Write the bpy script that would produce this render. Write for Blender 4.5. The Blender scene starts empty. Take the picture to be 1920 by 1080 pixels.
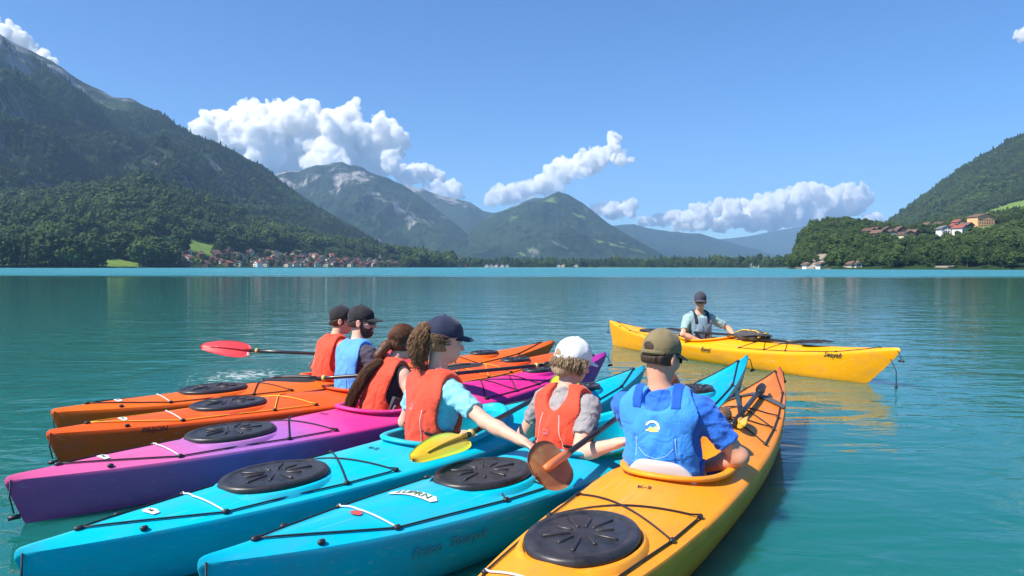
import bpy, bmesh, math, random
import numpy as np
from mathutils import Vector, Matrix, Euler
from mathutils import noise as mnoise
random.seed(7); rng = np.random.default_rng(7)
R = math.radians
sc = bpy.context.scene
col = sc.collection

# ------------------------------------------------------------------ camera, light, exposure
CH = 1.28; F = 1330.0; HZ = 500.5          # camera height, focal length and horizon row (1920 px frame)
cam_d = bpy.data.cameras.new('camera'); cam = bpy.data.objects.new('camera', cam_d); col.objects.link(cam)
cam_d.sensor_width = 36; cam_d.lens = 36 * F / 1920
cam_d.clip_start = 0.05; cam_d.clip_end = 60000
cam.location = (0, 0, CH)
cam.rotation_euler = (R(90) - math.atan((540 - HZ) / F), R(-0.07), 0)
sc.camera = cam
SUN_EL, SUN_AZ = 50.0, (-0.86, -0.50)       # towards the sun: left, a little behind the camera
sx, sy = SUN_AZ; n_ = math.hypot(sx, sy); sx /= n_; sy /= n_
to_sun = Vector((sx * math.cos(R(SUN_EL)), sy * math.cos(R(SUN_EL)), math.sin(R(SUN_EL))))
sun_d = bpy.data.lights.new('sun', 'SUN'); sun = bpy.data.objects.new('sun', sun_d); col.objects.link(sun)
sun_d.energy = 4.9; sun_d.angle = R(0.5); sun_d.color = (1.0, 0.93, 0.84)
sun.rotation_euler = to_sun.to_track_quat('Z', 'Y').to_euler()
w = bpy.data.worlds.new('World'); sc.world = w; w.use_nodes = True
nt = w.node_tree; nt.nodes.clear()
wo = nt.nodes.new('ShaderNodeOutputWorld'); bg = nt.nodes.new('ShaderNodeBackground')
sky = nt.nodes.new('ShaderNodeTexSky'); sky.sky_type = 'NISHITA'; sky.sun_disc = False
sky.sun_elevation = R(SUN_EL); sky.sun_rotation = math.atan2(sx, sy)
sky.altitude = 600; sky.air_density = 1.0; sky.dust_density = 0.15; sky.ozone_density = 2.4
hs = nt.nodes.new('ShaderNodeHueSaturation'); hs.inputs['Saturation'].default_value = 1.2
gm = nt.nodes.new('ShaderNodeMix'); gm.data_type = 'RGBA'; gm.blend_type = 'MULTIPLY'
gm.inputs['Factor'].default_value = 1.0; gm.inputs['B'].default_value = (0.60, 0.84, 1.10, 1)
nt.links.new(sky.outputs[0], hs.inputs['Color']); nt.links.new(hs.outputs[0], gm.inputs['A'])
nt.links.new(gm.outputs['Result'], bg.inputs[0]); bg.inputs[1].default_value = 0.085
nt.links.new(bg.outputs[0], wo.inputs[0])
sc.view_settings.view_transform = 'Standard'; sc.view_settings.look = 'None'
sc.view_settings.exposure = 0.8; sc.view_settings.gamma = 1.0; sc.view_settings.use_curve_mapping = False
cy = sc.cycles
cy.use_denoising = True; cy.max_bounces = 6; cy.diffuse_bounces = 3; cy.glossy_bounces = 3
cy.transmission_bounces = 4; cy.volume_bounces = 0; cy.transparent_max_bounces = 12
cy.caustics_reflective = False; cy.caustics_refractive = False; cy.sample_clamp_indirect = 6

# ------------------------------------------------------------------ helpers
def at(px, py, Y):
    """point at depth Y on the sight line of a photo pixel (1920x1080)"""
    return Vector(((px - 960) / F * Y, Y, CH - (py - HZ) / F * Y))
def tag(o, label=None, cat=None, group=None, kind=None):
    if label: o['label'] = label
    if cat: o['category'] = cat
    if group: o['group'] = group
    if kind: o['kind'] = kind
    return o
def link(name, me, mat=None, parent=None, smooth=False):
    o = bpy.data.objects.new(name, me); col.objects.link(o)
    if mat is not None:
        for m in (mat if isinstance(mat, (list, tuple)) else [mat]): me.materials.append(m)
    if parent: o.parent = parent
    if smooth: me.polygons.foreach_set('use_smooth', [True] * len(me.polygons))
    return o
def pyd(name, v, f, mat=None, parent=None, smooth=False):
    me = bpy.data.meshes.new(name); me.from_pydata([tuple(map(float, p)) for p in v], [], f); me.update()
    return link(name, me, mat, parent, smooth)
def empty(name, loc=(0, 0, 0), rz=0, label=None, cat=None, group=None, size=.2):
    o = bpy.data.objects.new(name, None); col.objects.link(o); o.location = loc
    o.rotation_euler = (0, 0, rz); o.empty_display_size = size
    return tag(o, label, cat, group)
def bmobj(name, bm, mat=None, parent=None, smooth=False):
    me = bpy.data.meshes.new(name); bm.to_mesh(me); bm.free()
    return link(name, me, mat, parent, smooth)
def tube(name, pts, r, mat, parent=None, seg=6, closed=False, rs=None):
    pts = [Vector(p) for p in pts]; n = len(pts); vs = []; fs = []
    up = Vector((0, 0, 1))
    for i, p in enumerate(pts):
        a = pts[(i - 1) % n] if (closed or i > 0) else p
        b = pts[(i + 1) % n] if (closed or i < n - 1) else p
        t = (b - a).normalized()
        s = t.cross(up)
        if s.length < 1e-3: s = t.cross(Vector((1, 0, 0)))
        s.normalize(); u = s.cross(t)
        rr = rs[i] if rs else r
        for k in range(seg):
            an = 2 * math.pi * k / seg
            vs.append(p + (s * math.cos(an) + u * math.sin(an)) * rr)
    m = n if closed else n - 1
    for i in range(m):
        for k in range(seg):
            j = (i + 1) % n
            fs.append((i * seg + k, i * seg + (k + 1) % seg, j * seg + (k + 1) % seg, j * seg + k))
    if not closed:
        fs.append(tuple(range(seg))[::-1]); fs.append(tuple((n - 1) * seg + k for k in range(seg)))
    return pyd(name, vs, fs, mat, parent, True)
def box_vf(c, s, rot=None):
    v = []
    for z in (-1, 1):
        for (x, y) in ((-1, -1), (1, -1), (1, 1), (-1, 1)):
            p = Vector((x * s[0] / 2, y * s[1] / 2, z * s[2] / 2))
            if rot is not None: p = rot @ p
            v.append(p + Vector(c))
    return v, [(3, 2, 1, 0), (4, 5, 6, 7), (0, 1, 5, 4), (1, 2, 6, 5), (2, 3, 7, 6), (3, 0, 4, 7)]
def rbox(name, c, s, mat, parent=None, bev=.004, rot=None, seg=2):
    bm = bmesh.new(); v, f = box_vf((0, 0, 0), s)
    vv = [bm.verts.new(p) for p in v]
    for q in f: bm.faces.new([vv[i] for i in q])
    bmesh.ops.bevel(bm, geom=list(bm.edges), offset=bev, segments=seg, affect='EDGES', profile=.5)
    M = Matrix.Translation(Vector(c)) @ (rot.to_4x4() if rot is not None else Matrix())
    bmesh.ops.transform(bm, matrix=M, verts=bm.verts)
    return bmobj(name, bm, mat, parent, True)

# ------------------------------------------------------------------ materials
def mat(name, color=(.5, .5, .5), rough=.6, spec=.5, coat=0, sss=0, build=None):
    m = bpy.data.materials.new(name); m.use_nodes = True
    t = m.node_tree; b = t.nodes['Principled BSDF']
    b.inputs['Base Color'].default_value = (*color, 1); b.inputs['Roughness'].default_value = rough
    b.inputs['Specular IOR Level'].default_value = spec
    if coat: b.inputs['Coat Weight'].default_value = coat; b.inputs['Coat Roughness'].default_value = .15
    if sss:
        b.inputs['Subsurface Weight'].default_value = sss
        b.inputs['Subsurface Radius'].default_value = (.012, .004, .002); b.inputs['Subsurface Scale'].default_value = 1
    if build: build(t, b)
    return m
def N(t, typ, **kw):
    n = t.nodes.new(typ)
    for k, v in kw.items():
        if k.startswith('_'): setattr(n, k[1:], v)
        else: n.inputs[k.replace('__', ' ')].default_value = v
    return n
def tc(t, kind='Object', scale=None, rot=None):
    c = t.nodes.new('ShaderNodeTexCoord')
    if scale is None: return c.outputs[kind]
    m = t.nodes.new('ShaderNodeMapping'); m.inputs['Scale'].default_value = scale
    if rot: m.inputs['Rotation'].default_value = rot
    t.links.new(c.outputs[kind], m.inputs[0]); return m.outputs[0]
def noise(t, vec, scale, detail=4, rough=.55, dist=0.0):
    n = N(t, 'ShaderNodeTexNoise', Scale=scale, Detail=detail, Roughness=rough, Distortion=dist)
    t.links.new(vec, n.inputs['Vector']); return n.outputs['Fac']
def ramp(t, fac, stops, interp='LINEAR'):
    r = t.nodes.new('ShaderNodeValToRGB'); r.color_ramp.interpolation = interp
    e = r.color_ramp.elements
    while len(e) < len(stops): e.new(.5)
    for i, (p, c) in enumerate(stops):
        e[i].position = p; e[i].color = (*c, 1) if len(c) == 3 else c
    t.links.new(fac, r.inputs[0]); return r.outputs[0]
def g3(v): return (v, v, v)
def mix(t, fac, a, b, mode='MIX'):
    m = t.nodes.new('ShaderNodeMix'); m.data_type = 'RGBA'; m.blend_type = mode
    for s, k in ((fac, 'Factor'), (a, 'A'), (b, 'B')):
        if isinstance(s, bpy.types.NodeSocket): t.links.new(s, m.inputs[k] if k != 'Factor' else m.inputs[0])
        elif k == 'Factor': m.inputs[0].default_value = s
        else: m.inputs[k].default_value = (*s, 1)
    return m.outputs['Result']
def math_(t, op, a, b=None, c=None, clamp=False):
    m = t.nodes.new('ShaderNodeMath'); m.operation = op; m.use_clamp = clamp
    for i, s in enumerate((a, b, c)):
        if s is None: continue
        if isinstance(s, bpy.types.NodeSocket): t.links.new(s, m.inputs[i])
        else: m.inputs[i].default_value = s
    return m.outputs[0]
def bump(t, b, h, strength=.3, dist=.01, prev=None):
    n = N(t, 'ShaderNodeBump', Strength=strength, Distance=dist)
    t.links.new(h, n.inputs['Height'])
    if prev is not None: t.links.new(prev, n.inputs['Normal'])
    t.links.new(n.outputs[0], b.inputs['Normal']); return n.outputs[0]

# ------------------------------------------------------------------ numpy noise
def vnoise(P, seed=0):
    """value noise on (N,2|3) array, -1..1"""
    P = np.asarray(P, dtype=np.float64)
    i = np.floor(P).astype(np.int64); f = P - i; f = f * f * (3 - 2 * f)
    d = P.shape[1]; out = 0
    for c in range(2 ** d):
        h = np.full(len(P), seed * 7919 + 1013, dtype=np.int64); wgt = np.ones(len(P))
        for k in range(d):
            b = (c >> k) & 1
            h = (h ^ ((i[:, k] + b) * (374761393, 668265263, 2147483647)[k])) * 1274126177 & 0xffffffff
            h ^= h >> 13
            wgt = wgt * (f[:, k] if b else 1 - f[:, k])
        h = (h * 1103515245 + 12345) & 0xffffffff; h ^= h >> 15
        out = out + wgt * ((h & 0xffff) / 32767.5 - 1)
    return out
def fbm(P, oct=4, seed=0, lac=2.03, gain=.5):
    a = 1; s = 0; P = np.asarray(P, dtype=np.float64); tot = 0
    for o in range(oct):
        s = s + a * vnoise(P + o * 17.3, seed + o); tot += a; a *= gain; P = P * lac
    return s / tot
def ridged(P, oct=4, seed=0):
    a = 1; s = 0; P = np.asarray(P, dtype=np.float64); tot = 0
    for o in range(oct):
        s = s + a * (1 - np.abs(vnoise(P + o * 11.7, seed + o)) * 2); tot += a; a *= .5; P = P * 2.07
    return s / tot
# ------------------------------------------------------------------ signed distance modelling (organic shapes)
def surface(f, lo, hi, h, band=2.6):
    """smooth skin (surface nets) of the zero set of f inside a box"""
    lo = np.array(lo, np.float32); n = np.ceil((np.array(hi) - lo) / (4 * h)).astype(int) + 1
    gx = [lo[k] + np.arange(n[k]) * 4 * h + 1.5 * h for k in range(3)]
    C = np.stack(np.meshgrid(*gx, indexing='ij'), -1).reshape(-1, 3).astype(np.float32)
    dc = f(C).reshape(n)
    D = np.repeat(np.repeat(np.repeat(dc, 4, 0), 4, 1), 4, 2).astype(np.float32)
    act = np.repeat(np.repeat(np.repeat(np.abs(dc) < 4 * h * band, 4, 0), 4, 1), 4, 2)
    ii = np.nonzero(act)
    P = np.stack(ii, 1).astype(np.float32) * h + lo
    D[ii] = f(P)
    D[0], D[-1], D[:, 0], D[:, -1], D[:, :, 0], D[:, :, -1] = (h,) * 6
    S = D < 0
    s = [S[a:S.shape[0] - 1 + a, b:S.shape[1] - 1 + b, c:S.shape[2] - 1 + c] for a in (0, 1) for b in (0, 1) for c in (0, 1)]
    cnt = sum(x.astype(np.int8) for x in s)
    cells = np.stack(np.nonzero((cnt > 0) & (cnt < 8)), 1)
    if len(cells) == 0: return np.zeros((0, 3)), np.zeros((0, 4), int)
    corners = np.array([(a, b, c) for a in (0, 1) for b in (0, 1) for c in (0, 1)])
    V = np.zeros((len(cells), 3)); W = np.zeros(len(cells))
    for a in range(8):
        for k in range(3):
            if corners[a][k] == 0:
                b = corners[a].copy(); b[k] = 1
                ia = cells + corners[a]; ib = cells + b
                da = D[ia[:, 0], ia[:, 1], ia[:, 2]]; db = D[ib[:, 0], ib[:, 1], ib[:, 2]]
                m = (da < 0) != (db < 0)
                t = np.where(m, da / np.where(m, da - db, 1), 0)
                q = corners[a].astype(float)[None].repeat(len(cells), 0); q[:, k] += t
                V += q * m[:, None]; W += m
    V = (cells + V / W[:, None]) * h + lo
    idx = -np.ones(D.shape, np.int64); idx[cells[:, 0], cells[:, 1], cells[:, 2]] = np.arange(len(cells))
    quads = []
    for k in range(3):
        a = [slice(None)] * 3; b = [slice(None)] * 3; a[k] = slice(0, -1); b[k] = slice(1, None)
        ch = S[tuple(a)] != S[tuple(b)]
        e = np.stack(np.nonzero(ch), 1); u, v = [(1, 2), (2, 0), (0, 1)][k]
        e = e[(e[:, u] > 0) & (e[:, v] > 0)]
        ins = S[e[:, 0], e[:, 1], e[:, 2]]
        def at_(du, dv):
            q = e.copy(); q[:, u] -= du; q[:, v] -= dv; return idx[q[:, 0], q[:, 1], q[:, 2]]
        q = np.stack([at_(1, 1), at_(0, 1), at_(0, 0), at_(1, 0)], 1)
        q[~ins] = q[~ins][:, ::-1]
        quads.append(q[(q >= 0).all(1)])
    return V, np.concatenate(quads)
def sdf_obj(name, f, lo, hi, h, mat, parent=None, M=None):
    V, Q = surface(f, lo, hi, h)
    if M is not None and len(V): V = V @ np.array(M.to_3x3()).T + np.array(M.translation)
    me = bpy.data.meshes.new(name)
    me.vertices.add(len(V)); me.vertices.foreach_set('co', V.astype(np.float32).ravel())
    me.loops.add(len(Q) * 4); me.loops.foreach_set('vertex_index', Q.astype(np.int32).ravel())
    me.polygons.add(len(Q)); me.polygons.foreach_set('loop_start', np.arange(len(Q), dtype=np.int32) * 4)
    me.polygons.foreach_set('loop_total', np.full(len(Q), 4, np.int32))
    me.update(calc_edges=True); me.validate()
    return link(name, me, mat, parent, True)
def L2(v): return np.sqrt((v * v).sum(-1))
def ell(P, c, r):
    q = P - np.array(c, np.float32); r = np.array(r, np.float32)
    k0 = L2(q / r); k1 = L2(q / (r * r)) + 1e-9
    return k0 * (k0 - 1) / k1
def cone(P, a, b, ra, rb):
    a = np.array(a, np.float32); b = np.array(b, np.float32); ba = b - a
    t = np.clip(((P - a) @ ba) / max(float(ba @ ba), 1e-9), 0, 1)
    return L2(P - a - t[:, None] * ba) - (ra + (rb - ra) * t)
def smin(a, b, k=.03):
    h = np.clip(.5 + .5 * (b - a) / k, 0, 1); return b + (a - b) * h - k * h * (1 - h)
def smax(a, b, k=.01): return -smin(-a, -b, k)
# ================================================================== WATER
def water_nodes(t, b):
    c = tc(t, 'Object')
    sep = t.nodes.new('ShaderNodeSeparateXYZ'); t.links.new(c, sep.inputs[0])
    # the far two thirds of the lake carry a breeze; the near water lies in the lee, almost calm
    edge = noise(t, tc(t, 'Object', (.012, .05, 1)), 1.0, 3)
    yy = math_(t, 'ADD', sep.outputs[1], math_(t, 'MULTIPLY', edge, 50))
    breeze = math_(t, 'DIVIDE', math_(t, 'SUBTRACT', yy, 105), 40, clamp=True)
    h1 = noise(t, tc(t, 'Object', (.55, 1.1, 1), (0, 0, .35)), 1.0, 3, .5, .9)
    h2 = noise(t, tc(t, 'Object', (2.2, 4.6, 1), (0, 0, -.15)), 1.0, 3, .5, .8)
    h3 = noise(t, tc(t, 'Object', (9, 17, 1), (0, 0, .1)), 1.0, 2, .5, .4)
    h = math_(t, 'ADD', math_(t, 'MULTIPLY', h1, .075), math_(t, 'ADD', math_(t, 'MULTIPLY', h2, .020), math_(t, 'MULTIPLY', h3, .0022)))
    # gusts leave smoother and rougher tongues
    patch = noise(t, tc(t, 'Object', (.05, .13, 1)), 1.0, 3, .6, .5)
    # choppier ripples left of the rear kayak
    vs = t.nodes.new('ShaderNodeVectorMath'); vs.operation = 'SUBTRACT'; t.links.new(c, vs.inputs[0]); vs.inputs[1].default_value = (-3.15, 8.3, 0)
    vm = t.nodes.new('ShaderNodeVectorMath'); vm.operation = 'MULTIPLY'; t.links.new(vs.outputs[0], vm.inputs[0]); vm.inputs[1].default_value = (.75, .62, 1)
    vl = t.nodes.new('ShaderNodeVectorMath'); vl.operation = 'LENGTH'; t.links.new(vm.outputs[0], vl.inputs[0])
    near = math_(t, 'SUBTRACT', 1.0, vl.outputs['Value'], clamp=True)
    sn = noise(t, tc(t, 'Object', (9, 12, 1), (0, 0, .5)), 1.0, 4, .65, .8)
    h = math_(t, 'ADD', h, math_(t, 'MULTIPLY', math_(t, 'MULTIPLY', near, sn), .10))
    amp = math_(t, 'ADD', .22, math_(t, 'MULTIPLY', patch, .46))
    n = N(t, 'ShaderNodeBump', Distance=1.0); t.links.new(h, n.inputs['Height']); t.links.new(amp, n.inputs['Strength'])
    t.links.new(n.outputs[0], b.inputs['Normal'])
    tint = noise(t, tc(t, 'Object', (.09, .2, 1)), 1.0, 2)
    near_c = mix(t, tint, WATER_A, WATER_B)
    bx = noise(t, tc(t, 'Object', (.004, .02, 1)), 1.0, 4, .6)
    base = mix(t, breeze, near_c, mix(t, ramp(t, bx, [(.35, g3(0)), (.65, g3(1))]), (.016, .155, .18), (.05, .20, .24)))
    glitter = math_(t, 'MULTIPLY', math_(t, 'SUBTRACT', math_(t, 'MULTIPLY', math_(t, 'POWER', near, .5), sn), .435, clamp=True), 6, clamp=True)
    base = mix(t, glitter, base, (.75, .82, .80))  # white glitter on the choppy ripples, painted into the base colour
    t.links.new(base, b.inputs['Base Color'])
    t.links.new(math_(t, 'ADD', .03, math_(t, 'MULTIPLY', breeze, .42)), b.inputs['Roughness'])
    b.inputs['IOR'].default_value = 1.333
WATER_A, WATER_B = (.004, .110, .090), (.010, .150, .138)
def _w2(t, b):
    water_nodes(t, b)
    b.inputs['Subsurface Weight'].default_value = 1; b.inputs['Subsurface Radius'].default_value = (.5, 1, .95); b.inputs['Subsurface Scale'].default_value = 1.1
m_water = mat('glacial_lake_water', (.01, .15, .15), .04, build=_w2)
ys = [-40, -5, 2, 6, 12, 25, 60, 130, 400, 900, 2500, 6000, 12500]
xs = [-9000, -3000, -900, -200, -50, -12, -4, 0, 4, 12, 50, 200, 900, 3000, 9000]
wv = [(x, y, 0) for y in ys for x in xs]; nx = len(xs)
wf = [(j * nx + i, j * nx + i + 1, (j + 1) * nx + i + 1, (j + 1) * nx + i) for j in range(len(ys) - 1) for i in range(nx - 1)]
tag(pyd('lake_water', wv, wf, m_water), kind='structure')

# ================================================================== TERRAIN
class Land:
    """a stretch of land on a grid of bearing u = x/y and depth y; crest heights follow the real ridge line"""
    def __init__(s, name, sky_pts, depth, base, amp=.1, freq=1 / 500., prof=1.1, nu=300, nr=110, back=.35, seed=1, rough=.0015,
                 mat_=None, gully=.4, base_z=0.6, top=None):
        px = np.array([p[0] for p in sky_pts], float); py = np.array([p[1] for p in sky_pts], float)
        s.u0, s.u1 = (px[0] - 960) / F, (px[-1] - 960) / F
        s.us = np.linspace(s.u0, s.u1, nu); pxs = s.us * F + 960
        from_y = np.interp(pxs, px, py)
        s.yc = np.interp(pxs, *zip(*depth)); s.yb = np.interp(pxs, *zip(*base))
        zc = CH + (HZ - from_y) / F * s.yc
        jit = fbm(np.stack([s.us * s.yc * freq * 6, np.zeros(nu)], 1), 4, seed + 50) * rough * s.yc
        zc = np.maximum(zc + jit, .3)
        tf = np.linspace(0, 1 + back, nr); s.nr = nr; s.tf = tf
        U, T = np.meshgrid(s.us, tf, indexing='ij')
        Yc = s.yc[:, None]; Yb = s.yb[:, None]; Zc = zc[:, None]
        Y = Yb + (Yc - Yb) * T; X = U * Y
        tt = np.clip(T, 0, 1)
        P = np.stack([X.ravel(), Y.ravel()], 1)
        pr = tt ** prof
        Z = base_z + (Zc - base_z) * pr
        # spurs and gullies running down the slope
        A = (ridged(np.stack([P[:, 0] * freq, P[:, 1] * freq * gully], 1), 5, seed).reshape(X.shape))
        B = fbm(P * freq * 3.3, 5, seed + 9).reshape(X.shape)
        env = np.sin(np.pi * np.clip(tt, 0, 1)) ** .8
        C_ = ridged(np.stack([P[:, 0] * freq * 3.6, P[:, 1] * freq * 1.3], 1), 4, seed + 20).reshape(X.shape)
        Z = Z + (A * .70 + B * .22 + C_ * .26) * amp * Zc * env
        over = np.clip(T - 1, 0, 9) / back
        Z = Z - over ** 1.2 * Zc * .8
        # keep the sight line to the crest free
        lim = CH + (Zc - CH) * (Y / Yc) * 1.0
        Z = np.where(T < 1, np.minimum(Z, lim - .001 * Y * (1 - tt)), Z)
        s.X, s.Y, s.Z = X, Y, Z
        # skirt row below the water at the shore
        v = np.stack([X, Y, Z], 2)
        sk = v[:, :1].copy(); sk[:, :, 2] = -2.0; sk[:, :, 1] -= 2
        v = np.concatenate([sk, v], 1); n1 = nr + 1
        idx = np.arange(nu * n1).reshape(nu, n1)
        q = np.stack([idx[:-1, :-1], idx[1:, :-1], idx[1:, 1:], idx[:-1, 1:]], 2).reshape(-1, 4)
        me = bpy.data.meshes.new(name); me.from_pydata(v.reshape(-1, 3).tolist(), [], q.tolist()); me.update()
        s.o = link(name, me, mat_, None, True); tag(s.o, kind='structure')
    def sample(s, u, t):
        """arrays of bearing u and slope position t (0 shore, 1 crest) -> points"""
        fi = np.clip((u - s.u0) / (s.u1 - s.u0), 0, .9999) * (len(s.us) - 1)
        fj = np.clip(t / s.tf[-1], 0, .9999) * (s.nr - 1)
        i = fi.astype(int); j = fj.astype(int); a = fi - i; b = fj - j
        out = []
        for G in (s.X, s.Y, s.Z):
            out.append(G[i, j] * (1 - a) * (1 - b) + G[i + 1, j] * a * (1 - b) + G[i, j + 1] * (1 - a) * b + G[i + 1, j + 1] * a * b)
        return np.stack(out, 1)

def land_mat(name, forest=((.018, .040, .016), (.050, .085, .030)), rock=(.34, .33, .31), rock_lo=2000, rock_hi=3000, rock_amt=.5,
             meadow=(.16, .24, .05), meadow_amt=.0, mscale=.004, scale=.02, bstr=.8, bdist=12, snow=None, rscale=.0022):
    def f(t, b):
        c = tc(t, 'Object'); sep = t.nodes.new('ShaderNodeSeparateXYZ'); t.links.new(c, sep.inputs[0]); z = sep.outputs[2]
        nA = noise(t, c, scale, 6, .65); nB = noise(t, c, scale * .12, 5, .6)
        k = math_(t, 'ADD', math_(t, 'MULTIPLY', nA, .65), math_(t, 'MULTIPLY', nB, .45))
        colr = ramp(t, k, [(.44, forest[0]), (.64, forest[1])])
        if meadow_amt > 0:
            mm = noise(t, c, mscale, 4, .6, .4)
            mk = ramp(t, mm, [(1 - meadow_amt - .015, g3(0)), (1 - meadow_amt + .015, g3(1))])
            mcol = mix(t, nA, tuple(x * .75 for x in meadow), tuple(x * 1.2 for x in meadow))
            colr = mix(t, mk, colr, mcol)
        alt = math_(t, 'DIVIDE', math_(t, 'SUBTRACT', z, rock_lo), rock_hi - rock_lo, clamp=True)
        rn = noise(t, tc(t, 'Object', (1, 1, .45)), rscale, 8, .68, .5)
        rk = math_(t, 'ADD', rn, math_(t, 'MULTIPLY', alt, rock_amt))
        geo = t.nodes.new('ShaderNodeNewGeometry'); sn = t.nodes.new('ShaderNodeSeparateXYZ'); t.links.new(geo.outputs['Normal'], sn.inputs[0])
        steep = math_(t, 'SUBTRACT', .82, sn.outputs[2]); rk = math_(t, 'ADD', rk, math_(t, 'MULTIPLY', steep, .25))
        rm = ramp(t, rk, [(.60, g3(0)), (.68, g3(1))])
        rcol = ramp(t, noise(t, tc(t, 'Object', (1, 1, .3)), scale * .8, 6, .7), [(.3, tuple(x * .45 for x in rock)), (.7, rock)])
        colr = mix(t, rm, colr, rcol)
        if snow:
            for (p, r_) in snow:
                v = t.nodes.new('ShaderNodeVectorMath'); v.operation = 'DISTANCE'
                wv_ = t.nodes.new('ShaderNodeVectorMath'); wv_.operation = 'ADD'; t.links.new(c, wv_.inputs[0])
                nn = N(t, 'ShaderNodeTexNoise', Scale=.006, Detail=4); t.links.new(c, nn.inputs['Vector'])
                sc_ = t.nodes.new('ShaderNodeVectorMath'); sc_.operation = 'SCALE'; sc_.inputs['Scale'].default_value = r_ * 2.2
                t.links.new(nn.outputs['Color'], sc_.inputs[0]); t.links.new(sc_.outputs[0], wv_.inputs[1])
                t.links.new(wv_.outputs[0], v.inputs[0]); v.inputs[1].default_value = (p[0] + r_ * 1.1, p[1] + r_ * 1.1, p[2] + r_ * 1.1)
                k2 = math_(t, 'LESS_THAN', v.outputs['Value'], r_)
                colr = mix(t, k2, colr, (.62, .62, .62))
        t.links.new(colr, b.inputs['Base Color'])
        bump(t, b, nA, bstr, bdist)
    return mat(name, rough=1, spec=.05, build=f)

FG = ((.006, .014, .010), (.030, .052, .024))
m_near = land_mat('wooded_slope', ((.014, .032, .012), (.03, .055, .018)), meadow=(.17, .27, .055), meadow_amt=.0, rock_lo=5e3, rock_hi=6e3, rock_amt=0, bdist=3)
m_m1 = land_mat('high_flank', FG, rock=(.30, .30, .29), rock_lo=420, rock_hi=1150, rock_amt=.26, scale=.03, bdist=14, rscale=.0035)
m_m2 = land_mat('far_flank', FG, rock=(.40, .38, .37), rock_lo=250, rock_hi=1100, rock_amt=.22, scale=.02, bdist=25, meadow_amt=.33, mscale=.0028, meadow=(.10, .16, .05),
                snow=[(at(752, 372, 5000), 26), (at(768, 395, 4900), 30), (at(757, 383, 5000), 22)])
m_m4 = land_mat('central_flank', FG, rock=(.36, .35, .33), rock_lo=500, rock_hi=900, rock_amt=.10, scale=.02, bdist=25, meadow_amt=.37, mscale=.0035, meadow=(.10, .17, .05))
m_m5 = land_mat('distant_range', FG, rock_lo=2000, rock_hi=3000, rock_amt=.0, scale=.01, bdist=30)
m_m7 = land_mat('right_flank', ((.022, .046, .018), (.065, .11, .034)), rock=(.33, .32, .28), rock_lo=2000, rock_hi=3000, rock_amt=0, scale=.035, bdist=10, meadow_amt=.0)

M1 = Land('mountain_flank_left', [(-520, -60), (-260, -10), (-100, 40), (0, 65), (40, 88), (100, 116), (150, 149), (215, 186), (250, 188), (300, 213), (350, 244), (400, 268), (450, 290), (500, 316), (540, 349), (600, 388), (650, 418), (700, 446), (750, 470), (790, 486), (840, 497)],
          [(-520, 3300), (300, 3000), (600, 2700), (840, 2400)], [(-520, 1000), (0, 1000), (400, 1150), (700, 1500), (840, 2200)], amp=.27, freq=1 / 520., prof=1.18, nu=420, nr=190, seed=3, mat_=m_m1, rough=.003)
M2 = Land('mountain_massif', [(380, 360), (535, 325), (570, 318), (600, 309), (640, 305), (665, 310), (700, 324), (760, 350), (800, 378), (840, 408), (880, 440), (930, 470), (990, 493)],
          [(380, 5600), (700, 5400), (990, 4300)], [(380, 3400), (990, 3500)], amp=.26, freq=1 / 620., prof=1.15, nu=320, nr=170, seed=14, mat_=m_m2, rough=.004)
M3 = Land('mountain_ridge_behind', [(660, 318), (740, 341), (800, 356), (840, 371), (880, 377), (905, 395), (925, 398), (960, 388), (985, 377), (1000, 370), (1020, 372), (1060, 400), (1120, 440)],
          [(660, 7300), (1120, 7000)], [(660, 5600), (1120, 5400)], amp=.10, freq=1 / 700., prof=.9, nu=170, nr=60, seed=23, mat_=m_m2, rough=.002)
M4 = Land('mountain_peak_centre', [(830, 478), (870, 440), (905, 412), (940, 397), (980, 383), (1010, 374), (1030, 366), (1047, 359), (1065, 366), (1085, 375), (1110, 392), (1135, 413), (1160, 430), (1200, 455), (1250, 482), (1310, 493)],
          [(830, 5200), (1047, 5000), (1310, 4300)], [(830, 3400), (1310, 3400)], amp=.24, freq=1 / 560., prof=1.05, nu=300, nr=150, seed=31, mat_=m_m4, rough=.003)
M5 = Land('distant_range_near', [(1080, 425), (1140, 423), (1190, 420), (1215, 427), (1260, 435), (1310, 437), (1350, 448), (1400, 462), (1450, 477), (1520, 487), (1620, 492)],
          [(1080, 8600), (1620, 8200)], [(1080, 5600), (1620, 5600)], amp=.10, freq=1 / 900., nu=120, nr=50, seed=41, mat_=m_m5, rough=.0012)
M6 = Land('distant_range_far', [(1260, 470), (1340, 449), (1400, 442), (1460, 431), (1520, 422), (1580, 424), (1680, 432), (1800, 440)],
          [(1260, 12000), (1800, 12000)], [(1260, 9500), (1800, 9500)], amp=.05, freq=1 / 1500., nu=90, nr=36, back=.05, seed=47, mat_=m_m5, rough=.001)
M7 = Land('mountain_flank_right', [(1560, 470), (1640, 430), (1665, 418), (1700, 394), (1740, 363), (1800, 319), (1860, 283), (1920, 251), (2050, 170), (2250, 60), (2500, 10)],
          [(1560, 2300), (1920, 2100), (2500, 2000)], [(1560, 1200), (2500, 900)], amp=.08, freq=1 / 330., prof=1.1, nu=260, nr=110, seed=53, mat_=m_m7, rough=.0016)
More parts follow.
